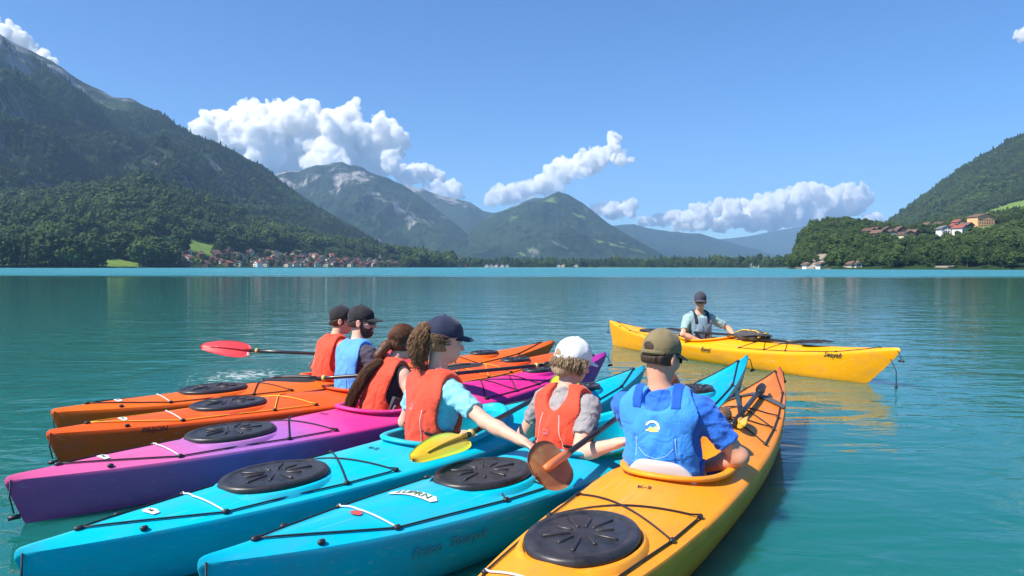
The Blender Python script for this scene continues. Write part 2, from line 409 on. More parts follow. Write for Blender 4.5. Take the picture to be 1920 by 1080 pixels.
LOWL = Land('wooded_hill_left', [(-520, 400), (-200, 390), (0, 384), (100, 374), (200, 356), (265, 350), (330, 362), (400, 392), (470, 420), (540, 440), (620, 458), (700, 474), (780, 486), (850, 494)],
          [(-520, 1250), (265, 1300), (850, 1750)], [(-520, 560), (150, 600), (330, 760), (850, 1300)], amp=.10, freq=1 / 160., prof=1.25, nu=260, nr=80, seed=61, mat_=m_near, rough=.001, back=.2)
LOWR = Land('wooded_headland_right', [(1478, 499), (1488, 490), (1496, 462), (1505, 440), (1520, 428), (1560, 420), (1600, 421), (1640, 426), (1700, 430), (1760, 426), (1800, 420), (1850, 408), (1920, 395), (2060, 380), (2400, 340)],
          [(1478, 760), (1560, 850), (1920, 900), (2400, 900)], [(1478, 560), (1560, 450), (1920, 380), (2400, 330)], amp=.08, freq=1 / 90., prof=.95, nu=240, nr=80, seed=71, mat_=m_near, rough=.001, back=.25, base_z=.8)
VAL = Land('valley_shore', [(640, 497.5), (900, 496), (1250, 496), (1480, 497), (1560, 497)],
          [(640, 2600), (1560, 2600)], [(640, 1350), (800, 1500), (1200, 1500), (1440, 1150), (1500, 900), (1560, 800)], amp=.02, freq=1 / 200., nu=100, nr=30, seed=81, mat_=land_mat('valley_meadow', ((.06, .10, .03), (.11, .16, .05)), rock_lo=5e3, rock_hi=6e3, rock_amt=0, bdist=1), back=.5)

# ================================================================== HAZE (real air between here and the ranges)
m_haze = bpy.data.materials.new('valley_haze'); m_haze.use_nodes = True; t_ = m_haze.node_tree; t_.nodes.clear()
ho = t_.nodes.new('ShaderNodeOutputMaterial'); hv = t_.nodes.new('ShaderNodeVolumePrincipled')
hv.inputs['Color'].default_value = (.46, .70, 1, 1); hv.inputs['Density'].default_value = 8e-5; hv.inputs['Anisotropy'].default_value = .15
t_.links.new(hv.outputs[0], ho.inputs['Volume'])
zt = max(o.Z.max() for o in (M1, M2, M4, M7)) + 20
v_, f_ = box_vf((0, 6400, (zt - 1 - 4) / 2), (19600, 13600, zt + 3))
v_ = [Vector((p.x, p.y, -4 if p.z < 0 else zt)) for p in v_]
tag(pyd('haze', v_, f_, m_haze), kind='stuff')
cy.volume_step_rate = 1; cy.volume_max_steps = 256
# ================================================================== CLEARINGS, MEADOWS, PALE ROCK on the two low hills
def project(P):
    P = np.asarray(P); return 960 + F * P[:, 0] / P[:, 1], HZ - F * (P[:, 2] - CH) / P[:, 1]
def find(land, px, py):
    v = np.stack([land.X[:, :], land.Y, land.Z], 2)[:, :int(land.nr * .8)].reshape(-1, 3)
    a, b = project(v); k = np.argmin((a - px) ** 2 + 3 * (b - py) ** 2); return v[k]
def patches(land, specs):
    """vertex masks: 1 where a meadow or bare rock patch lies"""
    out = []
    pts = np.stack([land.X, land.Y], 2)
    for px, py, rx, ry, kind in specs:
        c = find(land, px, py); out.append((c[0], c[1], rx, ry, kind))
    me = land.o.data; n = len(me.vertices); co = np.zeros(n * 3, np.float32); me.vertices.foreach_get('co', co); co = co.reshape(-1, 3)
    nz = fbm(co[:, :2] / 22.0, 3, 5) * .5
    for kind in ('meadow', 'bare_rock'):
        m = np.zeros(n)
        for x, y, rx, ry, k in out:
            if k != kind: continue
            d = np.hypot((co[:, 0] - x) / rx, (co[:, 1] - y) / ry) + nz
            m = np.maximum(m, np.clip((1.1 - d) * 4, 0, 1))
        a = me.attributes.new(kind, 'FLOAT', 'POINT'); a.data.foreach_set('value', m.astype(np.float32))
    return out
def add_patch_colours(m):
    t = m.node_tree; b = t.nodes['Principled BSDF']; src = b.inputs['Base Color'].links[0].from_socket
    for nm, colr in (('meadow', (.15, .235, .05)), ('bare_rock', (.30, .27, .21))):
        a = t.nodes.new('ShaderNodeAttribute'); a.attribute_name = nm
        nz_ = noise(t, tc(t, 'Object'), .12, 6, .7)
        src = mix(t, a.outputs['Fac'], src, mix(t, nz_, tuple(x * .55 for x in colr), tuple(x * 1.4 for x in colr)))
    t.links.new(src, b.inputs['Base Color'])
add_patch_colours(m_near); add_patch_colours(m_m7)
PL = patches(LOWL, [(372, 460, 26, 75, 'meadow'), (385, 470, 20, 30, 'meadow'), (205, 490, 40, 44, 'meadow'), (195, 466, 34, 70, 'meadow'), (30, 488, 48, 40, 'meadow'), (8, 476, 34, 50, 'meadow'), (290, 474, 26, 50, 'meadow'),
                    (415, 466, 30, 10, 'meadow'), (60, 492, 16, 10, 'meadow'), (345, 478, 22, 20, 'meadow'), (500, 470, 26, 18, 'meadow')])
PR = patches(LOWR, [(1512, 488, 9, 26, 'bare_rock'), (1532, 494, 7, 14, 'bare_rock'), (1508, 435, 3, 30, 'bare_rock'), (1735, 458, 34, 16, 'bare_rock'), (1750, 468, 14, 14, 'bare_rock'), (1690, 476, 7, 12, 'bare_rock'), (1640, 465, 9, 12, 'bare_rock'), (1880, 450, 14, 12, 'meadow'),
                    (1830, 462, 16, 14, 'bare_rock'), (1800, 436, 24, 26, 'meadow'), (1770, 450, 10, 14, 'meadow'), (1650, 437, 22, 20, 'meadow'), (1700, 432, 16, 16, 'meadow'), (1595, 499, 6, 3, 'bare_rock'),
                    (1770, 499, 8, 3, 'bare_rock'), (1600, 470, 14, 18, 'meadow'), (1700, 452, 18, 20, 'meadow'), (1560, 452, 10, 16, 'meadow'), (1910, 478, 10, 12, 'meadow'), (1855, 440, 16, 14, 'meadow')])
P7 = patches(M7, [(1890, 388, 75, 45, 'meadow'), (1925, 380, 60, 40, 'meadow'), (1700, 425, 30, 30, 'meadow'), (1835, 348, 12, 20, 'bare_rock')])

# ================================================================== TREES
def leaf_mat(name, a, b_):
    def f(t, b):
        oi = t.nodes.new('ShaderNodeObjectInfo')
        
        ln = noise(t, oi.outputs['Location'], .009, 4, .65); ln = ramp(t, ln, [(.36, g3(0)), (.62, g3(1))])
        k_ = math_(t, 'ADD', math_(t, 'MULTIPLY', oi.outputs['Random'], .55), math_(t, 'MULTIPLY', ln, .45))
        c = ramp(t, k_, [(.15, a), (.75, b_), (1.0, tuple(x * 1.5 for x in b_))])
        nn = noise(t, tc(t, 'Object'), .9, 3, .6)
        c = mix(t, nn, mix(t, .45, c, (0, 0, 0)), mix(t, .25, c, (.16, .22, .05)))
        t.links.new(c, b.inputs['Base Color'])
    return mat(name, rough=.9, spec=.1, build=f)
m_leaf = leaf_mat('broad_leaves', (.014, .034, .013), (.056, .094, .026))
m_needle = leaf_mat('dark_needles', (.008, .020, .012), (.020, .038, .018))
m_bark = mat('bark', (.09, .065, .045), .9)
def crown_broad(clumps, seed, hh=1.0, ww=.42):
    r = random.Random(seed); V = []; Fc = []
    lobes = [(r.uniform(-.2, .2) * ww * 1.6, r.uniform(-.2, .2) * ww * 1.6, r.uniform(.35, .82), r.uniform(.22, .36)) for _ in range(6)] + [(0, 0, .62, .40)]
    for k in range(clumps):
        lx, ly, lz, lr = r.choice(lobes)
        th = r.uniform(0, 2 * math.pi); cz = r.uniform(-1, 1); q = math.sqrt(1 - cz * cz); rr = lr * r.uniform(.55, 1.08)
        c = Vector((lx + math.cos(th) * q * rr * ww * 2.1, ly + math.sin(th) * q * rr * ww * 2.1, min(1.0, max(.16, lz + cz * rr * .9))))
        s = r.uniform(.05, .115)
        base = len(V)
        for d in ((1, 0, 0), (-1, 0, 0), (0, 1, 0), (0, -1, 0), (0, 0, 1), (0, 0, -1)):
            V.append(c + Vector(d) * s * r.uniform(.6, 1.35) + Vector((r.uniform(-1, 1), r.uniform(-1, 1), r.uniform(-1, 1))) * s * .35)
        for a, b_, c_ in ((0, 2, 4), (2, 1, 4), (1, 3, 4), (3, 0, 4), (2, 0, 5), (1, 2, 5), (3, 1, 5), (0, 3, 5)):
            Fc.append((base + a, base + b_, base + c_))
    return V, Fc
def crown_conifer(tiers, seed, n=9):
    r = random.Random(seed); V = []; Fc = []
    for k in range(tiers):
        z0 = .10 + .80 * k / tiers; rad = .20 * (1 - k / tiers) ** .85 + .025; top = z0 + .9 / tiers + .10
        ap = len(V); V.append(Vector((0, 0, min(1, top))))
        ring = []
        for i in range(n * 2):
            th = 2 * math.pi * (i + r.uniform(-.25, .25)) / (2 * n)
            q = rad * (1.12 if i % 2 == 0 else .62) * r.uniform(.85, 1.15)
            ring.append(len(V)); V.append(Vector((math.cos(th) * q, math.sin(th) * q, z0 - (.03 if i % 2 == 0 else -.01) * r.uniform(.6, 1.3))))
        for i in range(2 * n): Fc.append((ap, ring[i], ring[(i + 1) % (2 * n)]))
    return V, Fc
def tree_kind(cat, kind, seed):
    if kind == 'broad': v, f = crown_broad(150, seed)
    else: v, f = crown_conifer(9, seed)
    mc = bpy.data.meshes.new('crown'); mc.from_pydata([tuple(p) for p in v], [], f); mc.update(); mc.materials.append(m_leaf if kind == 'broad' else m_needle)
    bm = bmesh.new(); vs = []
    for (z, r_) in ((-.06, .034), (.05, .022), (.25, .017), (.55, .007)):
        vs.append([bm.verts.new((math.cos(a) * r_ + .01 * z, math.sin(a) * r_, z)) for a in [i * math.pi / 3 for i in range(6)]])
    for a, b_ in zip(vs, vs[1:]):
        for i in range(6): bm.faces.new((a[i], a[(i + 1) % 6], b_[(i + 1) % 6], b_[i]))
    if kind == 'broad':   # limbs
        for k in range(4):
            an = k * 1.7 + seed; a = Vector((0, 0, .22 + .05 * k)); b_ = a + Vector((math.cos(an) * .2, math.sin(an) * .2, .2))
            t1 = [bm.verts.new(a + Vector((math.cos(q) * .008, math.sin(q) * .008, 0))) for q in (0, 2.1, 4.2)]; t2 = [bm.verts.new(b_ + Vector((math.cos(q) * .003, math.sin(q) * .003, 0))) for q in (0, 2.1, 4.2)]
            for i in range(3): bm.faces.new((t1[i], t1[(i + 1) % 3], t2[(i + 1) % 3], t2[i]))
    mt = bpy.data.meshes.new('trunk'); bm.to_mesh(mt); bm.free(); mt.materials.append(m_bark)
    return mc, mt
KINDS = {('broad', s): tree_kind('tree', 'broad', s) for s in (1, 2, 3)}
KINDS.update({('conifer', s): tree_kind('tree', 'conifer', s) for s in (4, 5)})
def plant_tree(kind, p, h, label, group, rz=0, wide=1.0):
    mc, mt = KINDS[kind]; nm = 'broadleaf_tree' if kind[0] == 'broad' else 'conifer_tree'
    e = empty(nm, p, rz, label, 'tree', group, 2); e.scale = (h * wide, h * wide, h)
    c = bpy.data.objects.new('crown', mc); col.objects.link(c); c.parent = e
    k = bpy.data.objects.new('trunk', mt); col.objects.link(k); k.parent = e
    return e, c
def free_of(P, ps, grow=1.0):
    ok = np.ones(len(P), bool)
    for x, y, rx, ry, _ in ps: ok &= np.hypot((P[:, 0] - x) / rx, (P[:, 1] - y + ry * .5) / (ry * 1.5)) > grow * 1.0
    return ok
HOUSES = []          # filled below: x, y, radius
def clear_houses(P):
    ok = np.ones(len(P), bool)
    for x, y, r_ in HOUSES: ok &= np.hypot((P[:, 0] - x) / r_, (P[:, 1] - y + r_ * .9) / (r_ * 1.9)) > 1
    return ok

# ------------------------------------------------------------------ houses
m_white = mat('white_render', (.74, .72, .67), .9); m_cream = mat('cream_render', (.62, .54, .40), .9)
m_wood = mat('dark_chalet_wood', (.13, .075, .045), .85); m_orange_w = mat('apricot_render', (.78, .42, .20), .9)
def roof_mat(name, c):
    def f(t, b):
        t.links.new(mix(t, noise(t, tc(t, 'Object'), 1.5, 4, .7), tuple(x * .7 for x in c), tuple(x * 1.25 for x in c)), b.inputs['Base Color'])
    return mat(name, c, .85, build=f)
m_roofs = [roof_mat('red_tiles', (.27, .075, .05)), roof_mat('brown_tiles', (.10, .055, .04)), roof_mat('weathered_tiles', (.15, .085, .06)), roof_mat('grey_slates', (.15, .14, .14))]
m_pane = mat('window_glass', (.03, .04, .05), .15, .5)
HM = {}
def house_meshes(wx, wy, eh, rh, wall, roof, floors):
    key = (wx, wy, eh, rh, wall.name, roof.name, floors)
    if key in HM: return HM[key]
    a, b_ = wx / 2, wy / 2
    v = [(-a, -b_, -3), (a, -b_, -3), (a, b_, -3), (-a, b_, -3), (-a, -b_, eh), (a, -b_, eh), (a, b_, eh), (-a, b_, eh), (0, -b_, eh + rh), (0, b_, eh + rh)]
    f = [(0, 1, 5, 8, 4), (2, 3, 7, 9, 6), (1, 2, 6, 5), (3, 0, 4, 7), (4, 8, 9, 7), (8, 5, 6, 9)]
    mw = bpy.data.meshes.new('wall'); mw.from_pydata(v, [], f); mw.materials.append(wall); mw.update()
    o = .9; sl = rh / a; th = .28; v = []; f = []
    for s in (-1, 1):
        k = len(v)
        for dy in (-b_ - o, b_ + o):
            v += [(0, dy, eh + rh + .05), (s * (a + o), dy, eh - sl * o + .05), (s * (a + o), dy, eh - sl * o + .05 + th), (0, dy, eh + rh + .05 + th)]
        f += [(k, k + 1, k + 2, k + 3), (k + 4, k + 7, k + 6, k + 5), (k + 1, k + 5, k + 6, k + 2), (k + 2, k + 6, k + 7, k + 3), (k, k + 4, k + 5, k + 1)]
    mr = bpy.data.meshes.new('roof'); mr.from_pydata(v, [], f); mr.materials.append(roof); mr.update()
    vs, fs = box_vf((0, 0, 0), (1.1, .12, 1.3)); mwin = bpy.data.meshes.new('window'); mwin.from_pydata([tuple(p) for p in vs], [], fs); mwin.materials.append(m_pane); mwin.update()
    vs, fs = box_vf((0, 0, 0), (.8, .8, 1.6)); mch = bpy.data.meshes.new('chimney'); mch.from_pydata([tuple(p) for p in vs], [], fs); mch.materials.append(wall); mch.update()
    HM[key] = (mw, mr, mwin, mch); return HM[key]
def house(p, rz, label, group, wx=9, wy=10, eh=5.5, rh=2.8, wall=None, roof=None, floors=2, cols=3, name='village_house', cat='house', clear=1.1):
    mw, mr, mwin, mch = house_meshes(wx, wy, eh, rh, wall, roof, floors)
    e = empty(name, p, rz, label, cat, group, 3)
    for nm, me in (('wall', mw), ('roof', mr)):
        o = bpy.data.objects.new(nm, me); col.objects.link(o); o.parent = e
        if nm == 'roof':
            c = bpy.data.objects.new('chimney', mch); col.objects.link(c); c.parent = o; c.location = (wx * .22, wy * .15, eh + rh * .75)
    for fl in range(floors):
        for k in range(cols):
            o = bpy.data.objects.new('window', mwin); col.objects.link(o); o.parent = e
            o.location = (wx * ((k + 1) / (cols + 1) - .5), -wy / 2 - .03, 1.6 + fl * 2.8)
    HOUSES.append((p[0], p[1], max(wx, wy) * clear)); return e
def ground_at(land, u, t): return land.sample(np.array([u]), np.array([t]))[0]
hr = random.Random(11)
# the big village on the left shore
n_h = 0; tries = 0
while n_h < 122 and tries < 4000:
    tries += 1
    px = hr.uniform(322, 748); u = (px - 960) / F
    lim = np.interp(px, [322, 380, 480, 620, 700, 750], [.22, .26, .30, .34, .26, .2])
    p = ground_at(LOWL, u, hr.uniform(.004, lim) ** 1.0)
    if any(math.hypot(p[0] - x, p[1] - y) < 11.5 for x, y, _ in HOUSES): continue
    q = project(p[None])[1][0]
    if q < np.interp(px, [322, 450, 560, 620, 750], [478, 475, 475, 478, 488]): continue
    kind = hr.choices(range(4), (5, 4, 4, 1))[0]; wall = hr.choices([m_white, m_cream, m_wood], (1, 3, 6))[0]
    wn = {'white_render': 'white', 'cream_render': 'cream', 'dark_chalet_wood': 'dark timber'}[wall.name]
    rn = ['red', 'dark brown', 'weathered brown', 'grey'][kind]
    near = 'left end' if px < 430 else ('middle' if px < 590 else 'right end')
    house((p[0], p[1], p[2]), hr.uniform(-.6, .6), f'{wn} house, {rn} gabled roof, at the {near} of the big lakeside village', f'{wn} houses with {rn} roofs at the {near} of the village',
          wx=hr.choice([6.5, 7.5, 9]), wy=hr.choice([7.5, 9]), eh=hr.choice([3.8, 4.6, 5.6]), rh=hr.choice([2.2, 2.8]), wall=wall, roof=m_roofs[kind], floors=2)
    n_h += 1
# church and pale houses at the right end of the village
p = ground_at(VAL, (703 - 960) / F, .01)
e = house((p[0], p[1], 1), .2, 'cream lakeside church with a pointed tower at the right end of the village', None, 13, 22, 8, 5, m_cream, m_roofs[1], 1, 2, 'village_church', 'church')
v, f = box_vf((9.5, -6, 8), (5.5, 5.5, 20)); tw = pyd('tower', v, f, m_cream, e)
pyd('spire', [(6.6, -8.9, 18), (12.4, -8.9, 18), (12.4, -3.1, 18), (6.6, -3.1, 18), (9.5, -6, 27)], [(0, 1, 4), (1, 2, 4), (2, 3, 4), (3, 0, 4)], m_roofs[3], e)
def shore_houses(pxs, land, labels_at, tval, hues):
    for i, px in enumerate(pxs):
        p = ground_at(land, (px - 960) / F, tval + .006 * (i % 3)); wl, rf = hues[i % len(hues)]
        wn = {'white_render': 'white', 'cream_render': 'cream', 'dark_chalet_wood': 'dark timber'}[wl.name]; rn = ['red', 'dark brown', 'weathered brown', 'grey'][m_roofs.index(rf)]
        house(tuple(p), hr.uniform(-.5, .5), f'{wn} house with a {rn} roof {labels_at}', f'{wn} houses with {rn} roofs {labels_at}', 8, 9, 4.2, 2.4, wl, rf)
shore_houses([722, 731, 739, 748], VAL, 'just right of the lakeside church', .012, [(m_white, m_roofs[3]), (m_white, m_roofs[2]), (m_white, m_roofs[3]), (m_cream, m_roofs[2])])
shore_houses([822, 836, 848, 861, 871], VAL, 'low on the far shore below the massif', .010, [(m_cream, m_roofs[0]), (m_wood, m_roofs[0]), (m_white, m_roofs[2])])
shore_houses([912, 921, 931, 941, 950], VAL, 'on the far shore left of the central peak', .010, [(m_white, m_roofs[3]), (m_white, m_roofs[2]), (m_cream, m_roofs[1])])
shore_houses([1047, 1056, 1080], VAL, 'among the trees below the central peak', .02, [(m_white, m_roofs[2]), (m_cream, m_roofs[3])])
shore_houses([1408, 1417], VAL, 'at the far right end of the valley shore', .02, [(m_white, m_roofs[3])])
# hamlets on the right headland
def hill_house(px, py, wl, rf, lab, grp=None, **k):
    p = find(LOWR, px, py + hr.uniform(1, 7)); return house((p[0], p[1], p[2] + 2.0), hr.uniform(-.5, .5) + .3, lab, grp, wall=wl, roof=rf, clear=2.1, **k)
for px, py in ((1628, 440), (1640, 437), (1652, 442), (1663, 438), (1676, 440), (1687, 437), (1700, 442), (1709, 438), (1645, 444), (1668, 445), (1692, 445)):
    k = 1 + (px % 2); wl = m_wood if px % 3 else m_cream
    hill_house(px, py, wl, m_roofs[k], f"{'dark timber' if wl is m_wood else 'cream'} chalet with a {['', 'dark brown', 'weathered brown'][k]} roof in the hamlet on the right headland",
               f"{'dark timber' if wl is m_wood else 'cream'} chalets with {['', 'dark brown', 'weathered brown'][k]} roofs on the right headland", wx=8, wy=8, eh=3.6, rh=2.4, name='chalet', cat='chalet')
for px, py, wl, k, txt in ((1760, 427, m_white, 1, 'white house with a dark brown roof, upper left of the hillside hamlet'), (1766, 437, m_white, 3, 'low white house with a grey roof, bottom left of the hillside hamlet'),
                          (1786, 431, m_wood, 0, 'dark timber house with a red roof in the middle of the hillside hamlet'), (1795, 424, m_cream, 0, 'cream house with a red roof, topmost of the hillside hamlet'),
                          (1797, 436, m_white, 0, 'white house with a red roof, lowest right of the hillside hamlet'), (1808, 430, m_wood, 2, 'timber house with a weathered roof beside the apricot building'),
                          (1738, 428, m_cream, 2, 'small cream house left of the hillside hamlet')):
    hill_house(px, py, wl, m_roofs[k], txt, wx=9, wy=9, eh=4.2, rh=2.6)
p = find(LOWR, 1838, 425)
house((p[0], p[1], p[2] - 1), .25, 'large apricot building with rows of windows, above the right hillside hamlet', None, 21, 12, 10.5, 3.2, m_orange_w, m_roofs[2], 3, 6, 'hotel_building', 'building')
for px in (1512, 1538):
    p = ground_at(LOWR, (px - 960) / F, .01)
    house((p[0], p[1], 1.2), .2, 'white boathouse at the water below the rocky tip of the right headland', 'white boathouses below the headland tip', 4, 5, 2.2, 1.2, m_white, m_roofs[2], 1, 2, 'boathouse', 'boathouse')
for px in (1597, 1606):
    p = ground_at(LOWR, (px - 960) / F, .01)
    house((p[0], p[1], 1.2), .1, 'small cream boathouse on the shore right of the headland tip', 'cream boathouses right of the headland tip', 4, 5, 2.4, 1.3, m_cream, m_roofs[2], 1, 2, 'boathouse', 'boathouse')

# ------------------------------------------------------------------ single trees: those that show largest
tr = random.Random(5)
first_crown = {}
def single_trees(land, n, px0, px1, t1, ps, h0, h1, where, conifers=.15, gap=6, grow=.8, line=None):
    done = 0; tries = 0; put = []
    while done < n and tries < n * 60:
        tries += 1
        px = tr.uniform(px0, px1); t = tr.uniform(0.0, 1) ** 1.6 * t1 + .002
        P = land.sample(np.array([(px - 960) / F]), np.array([t]))
        if not free_of(P, ps, grow)[0] or not clear_houses(P)[0]: continue
        if any(math.hypot(P[0, 0] - a, P[0, 1] - b_) < gap for a, b_ in put): continue
        put.append((P[0, 0], P[0, 1]))
        con = tr.random() < conifers; kind = ('conifer', tr.choice((4, 5))) if con else ('broad', tr.choice((1, 2, 3)))
        kn = 'dark pointed conifer' if con else 'round green broadleaf tree'
        e, c = plant_tree(kind, tuple(P[0]), tr.uniform(h0, h1) * (1.1 if con else 1), f'{kn} {where}', f'{kn}s {where}', tr.uniform(0, 6), tr.uniform(.85, 1.25))
        first_crown.setdefault(kind, c); done += 1
    return put
SP = []
SP += single_trees(LOWL, 105, -30, 330, .16, PL, 15, 27, 'in the shoreline wood left of the village', .14)
SP += single_trees(LOWL, 60, 322, 760, .24, PL, 5, 9, 'standing between the houses of the big village', .2)
SP += single_trees(LOWR, 85, 1482, 1950, .25, PR, 5.5, 10, 'low on the right headland by the water', .12, 4.5)
SP += single_trees(VAL, 75, 750, 1490, .02, [], 11, 21, 'in the tree line on the far valley shore', .3, 9)

# ------------------------------------------------------------------ woods (uncountable): crowns instanced on scattered points
def forest(name, P, H, kind, seed):
    me = bpy.data.meshes.new(name); me.from_pydata(P.tolist(), [], [])
    r = np.random.default_rng(seed)
    a = me.attributes.new('tree_scale', 'FLOAT_VECTOR', 'POINT'); wd = H * r.uniform(.85, 1.25, len(H))
    a.data.foreach_set('vector', np.stack([wd, wd, H], 1).astype(np.float32).ravel())
    a = me.attributes.new('tree_turn', 'FLOAT_VECTOR', 'POINT'); z = np.zeros(len(H))
    a.data.foreach_set('vector', np.stack([z, z, r.uniform(0, 6.28, len(H))], 1).astype(np.float32).ravel())
    o = link(name, me); tag(o, kind='stuff')
    ng = bpy.data.node_groups.new('scatter_crowns', 'GeometryNodeTree')
    ng.interface.new_socket('Geometry', in_out='INPUT', socket_type='NodeSocketGeometry'); ng.interface.new_socket('Geometry', in_out='OUTPUT', socket_type='NodeSocketGeometry')
    gi = ng.nodes.new('NodeGroupInput'); go = ng.nodes.new('NodeGroupOutput'); ip = ng.nodes.new('GeometryNodeInstanceOnPoints')
    ob = ng.nodes.new('GeometryNodeObjectInfo'); ob.transform_space = 'ORIGINAL'; ob.inputs['Object'].default_value = first_crown[kind]
    for nm, sk in (('tree_scale', 'Scale'), ('tree_turn', 'Rotation')):
        n = ng.nodes.new('GeometryNodeInputNamedAttribute'); n.data_type = 'FLOAT_VECTOR'; n.inputs['Name'].default_value = nm
        ng.links.new(n.outputs[0], ip.inputs[sk])
    ng.links.new(gi.outputs[0], ip.inputs['Points']); ng.links.new(ob.outputs['Geometry'], ip.inputs['Instance']); ng.links.new(ip.outputs[0], go.inputs[0])
    md = o.modifiers.new('scatter', 'NODES'); md.node_group = ng
    return o
def wood(land, n, u0, u1, t0, t1, h0, h1, ps, con, seed, grow=.85, dens=None, name='wood'):
    r = np.random.default_rng(seed)
    u = r.uniform(u0, u1, n); t = r.uniform(t0, t1, n)
    P = land.sample(u, t)
    # even ground density: thin out where the bearings crowd together
    w_ = P[:, 1] / P[:, 1].max(); ok = r.uniform(0, 1, n) < w_
    ok &= free_of(P, ps, grow) & clear_houses(P) & (P[:, 2] > .4)
    if dens: ok &= dens(P, r)
    P = P[ok]; H = r.uniform(h0, h1, len(P)); P[:, 2] -= .1 * H
    # conifers gather in stands
    H *= .8 + .45 * np.clip(fbm(P[:, :2] / 45., 2, seed + 7) + .2, 0, 1) + .55 * (r.uniform(0, 1, len(P)) > .9)
    H = np.where(in_village(P), H * .55, H) if land is LOWL else H
    c = (fbm(P[:, :2] / 130., 2, seed) * .9 + r.uniform(-.5, .5, len(P))) > (1 - 2 * con) * .5
    m = r.integers(0, 2, len(P))
    for kind, msk in ((('broad', 1), ~c & (m == 0)), (('broad', 2), ~c & (m == 1)), (('conifer', 4), c)):
        if msk.sum(): forest(name, P[msk], H[msk] * (1.15 if kind[0] == 'conifer' else 1), kind, seed)
def in_village(P):
    a, b_ = project(P); return (a > 318) & (a < 760) & (b_ > np.interp(a, [318, 450, 600, 680, 760], [476, 472, 474, 484, 490]))
def U(px): return (px - 960) / F
wood(LOWL, 30000, U(-60), U(850), .04, 1.1, 11, 21, PL, .22, 101, name='hillside_wood', dens=lambda P, r: ~in_village(P) | (r.uniform(0, 1, len(P)) < .10))
wood(LOWR, 24000, U(1480), U(1990), .02, 1.15, 4, 7.5, PR, .15, 102, name='headland_wood')
wood(VAL, 9000, U(745), U(1500), .03, .5, 9, 17, [], .35, 103, name='valley_wood', dens=lambda P, r: fbm(P[:, :2] / 200., 3, 9) > -.15)
wood(M1, 62000, U(-60), U(840), .02, .80, 9, 17, [], .80, 104, name='mountain_forest', dens=lambda P, r: (P[:, 2] + fbm(P[:, :2] / 150., 4, 4) * 420 < 600) & (fbm(P[:, :2] / 90., 3, 6) > -.36))  # mostly dark conifers: the slope's shade is put into the tree mix
wood(M7, 30000, U(1560), U(2000), .02, 1.06, 8, 15, P7, .40, 105, name='right_slope_forest', dens=lambda P, r: fbm(P[:, :2] / 90., 3, 8) > -.5)

# ================================================================== CLOUDS (billows of dense vapour far behind the ranges, outside the air box)
m_cloud = bpy.data.materials.new('cloud_vapour'); m_cloud.use_nodes = True; t_ = m_cloud.node_tree; t_.nodes.clear()
o_ = t_.nodes.new('ShaderNodeOutputMaterial'); v_ = t_.nodes.new('ShaderNodeVolumePrincipled')
v_.inputs['Color'].default_value = (1, .995, .985, 1)
cn = noise(t_, tc(t_, 'Object'), .0042, 6, .68, .3)
t_.links.new(ramp(t_, cn, [(.40, g3(.0)), (.52, g3(.026))]), v_.inputs['Density'])
t_.links.new(v_.outputs[0], o_.inputs['Volume']); cy.volume_bounces = 16; cy.max_bounces = 18
m_cloud.cycles.volume_step_rate = 1.0 if hasattr(m_cloud.cycles, 'volume_step_rate') else 1
def cloud(label, blobs, Y, seed, h=34, name='cloud'):
    r = random.Random(seed); S = []
    more = []
    for a, b_ in zip(blobs, blobs[1:]):
        if math.hypot(a[0] - b_[0], a[1] - b_[1]) < 60:
            for f_ in (.33, .66): more.append((a[0] + (b_[0] - a[0]) * f_ + r.uniform(-4, 4), a[1] + (b_[1] - a[1]) * f_ + r.uniform(-2, 5), (a[2] * (1 - f_) + b_[2] * f_) * r.uniform(.75, 1.0)))
    for (px, py, rp) in blobs + more:
        c = at(px, py, Y + r.uniform(-1, 1) * 500); rr = rp / F * Y
        S.append((c, rr * .86))
        for k in range(9 if rp > 14 else 4):
            th = r.uniform(0, 6.28); ph = r.uniform(-.5, 1.2)
            d = Vector((math.cos(th) * math.cos(ph), math.sin(th) * math.cos(ph), math.sin(ph))); q = rr * r.uniform(.22, .42)
            S.append((c + d * (rr * .86), q))
    C = np.array([tuple(c) for c, _ in S], np.float32); RR = np.array([q for _, q in S], np.float32)
    mid = C.mean(0)
    def f(P):
        d = np.full(len(P), 1e9, np.float32)
        for c, q in zip(C, RR): d = np.minimum(d, L2(P - c) - q)
        return d
    def f2(P):
        d = f(P); m = np.abs(d) < 420
        if m.any():
            Q = P[m]
            d[m] += (fbm(Q / 260., 5, seed, gain=.62) * 170 + fbm(Q / 70., 2, seed + 3) * 28).astype(np.float32) - 10
        return d
    lo = (C - RR[:, None]).min(0) - 150; hi = (C + RR[:, None]).max(0) + 150
    V, Q = surface(f2, lo, hi, h, 3.2)
    V = V - mid
    o = pyd(name, V, [tuple(q) for q in Q.tolist()], m_cloud, None, True); o.location = tuple(float(x) for x in mid)
    tag(o, label, 'cloud'); return o
CY = 15500
cloud('large white billowing cloud behind the left massif', [(382, 243, 20), (405, 243, 32), (440, 238, 30), (482, 222, 30), (515, 215, 26), (548, 218, 30), (585, 226, 32), (620, 246, 34), (648, 230, 28), (662, 212, 14),
      (664, 203, 10), (668, 196, 7), (655, 222, 18), (685, 248, 18), (716, 236, 14), (712, 228, 9), (714, 219, 5), (735, 262, 30), (755, 272, 16), (700, 282, 40), (640, 275, 46), (575, 270, 50), (500, 262, 46), (440, 262, 32), (540, 300, 46), (620, 312, 50), (690, 305, 36), (735, 305, 20), (500, 295, 40)], CY, 1)
cloud('thin grey white cloud bank trailing right of the large cloud', [(755, 328, 18), (780, 325, 17), (805, 327, 13), (828, 330, 7)], CY + 1200, 2, 26)
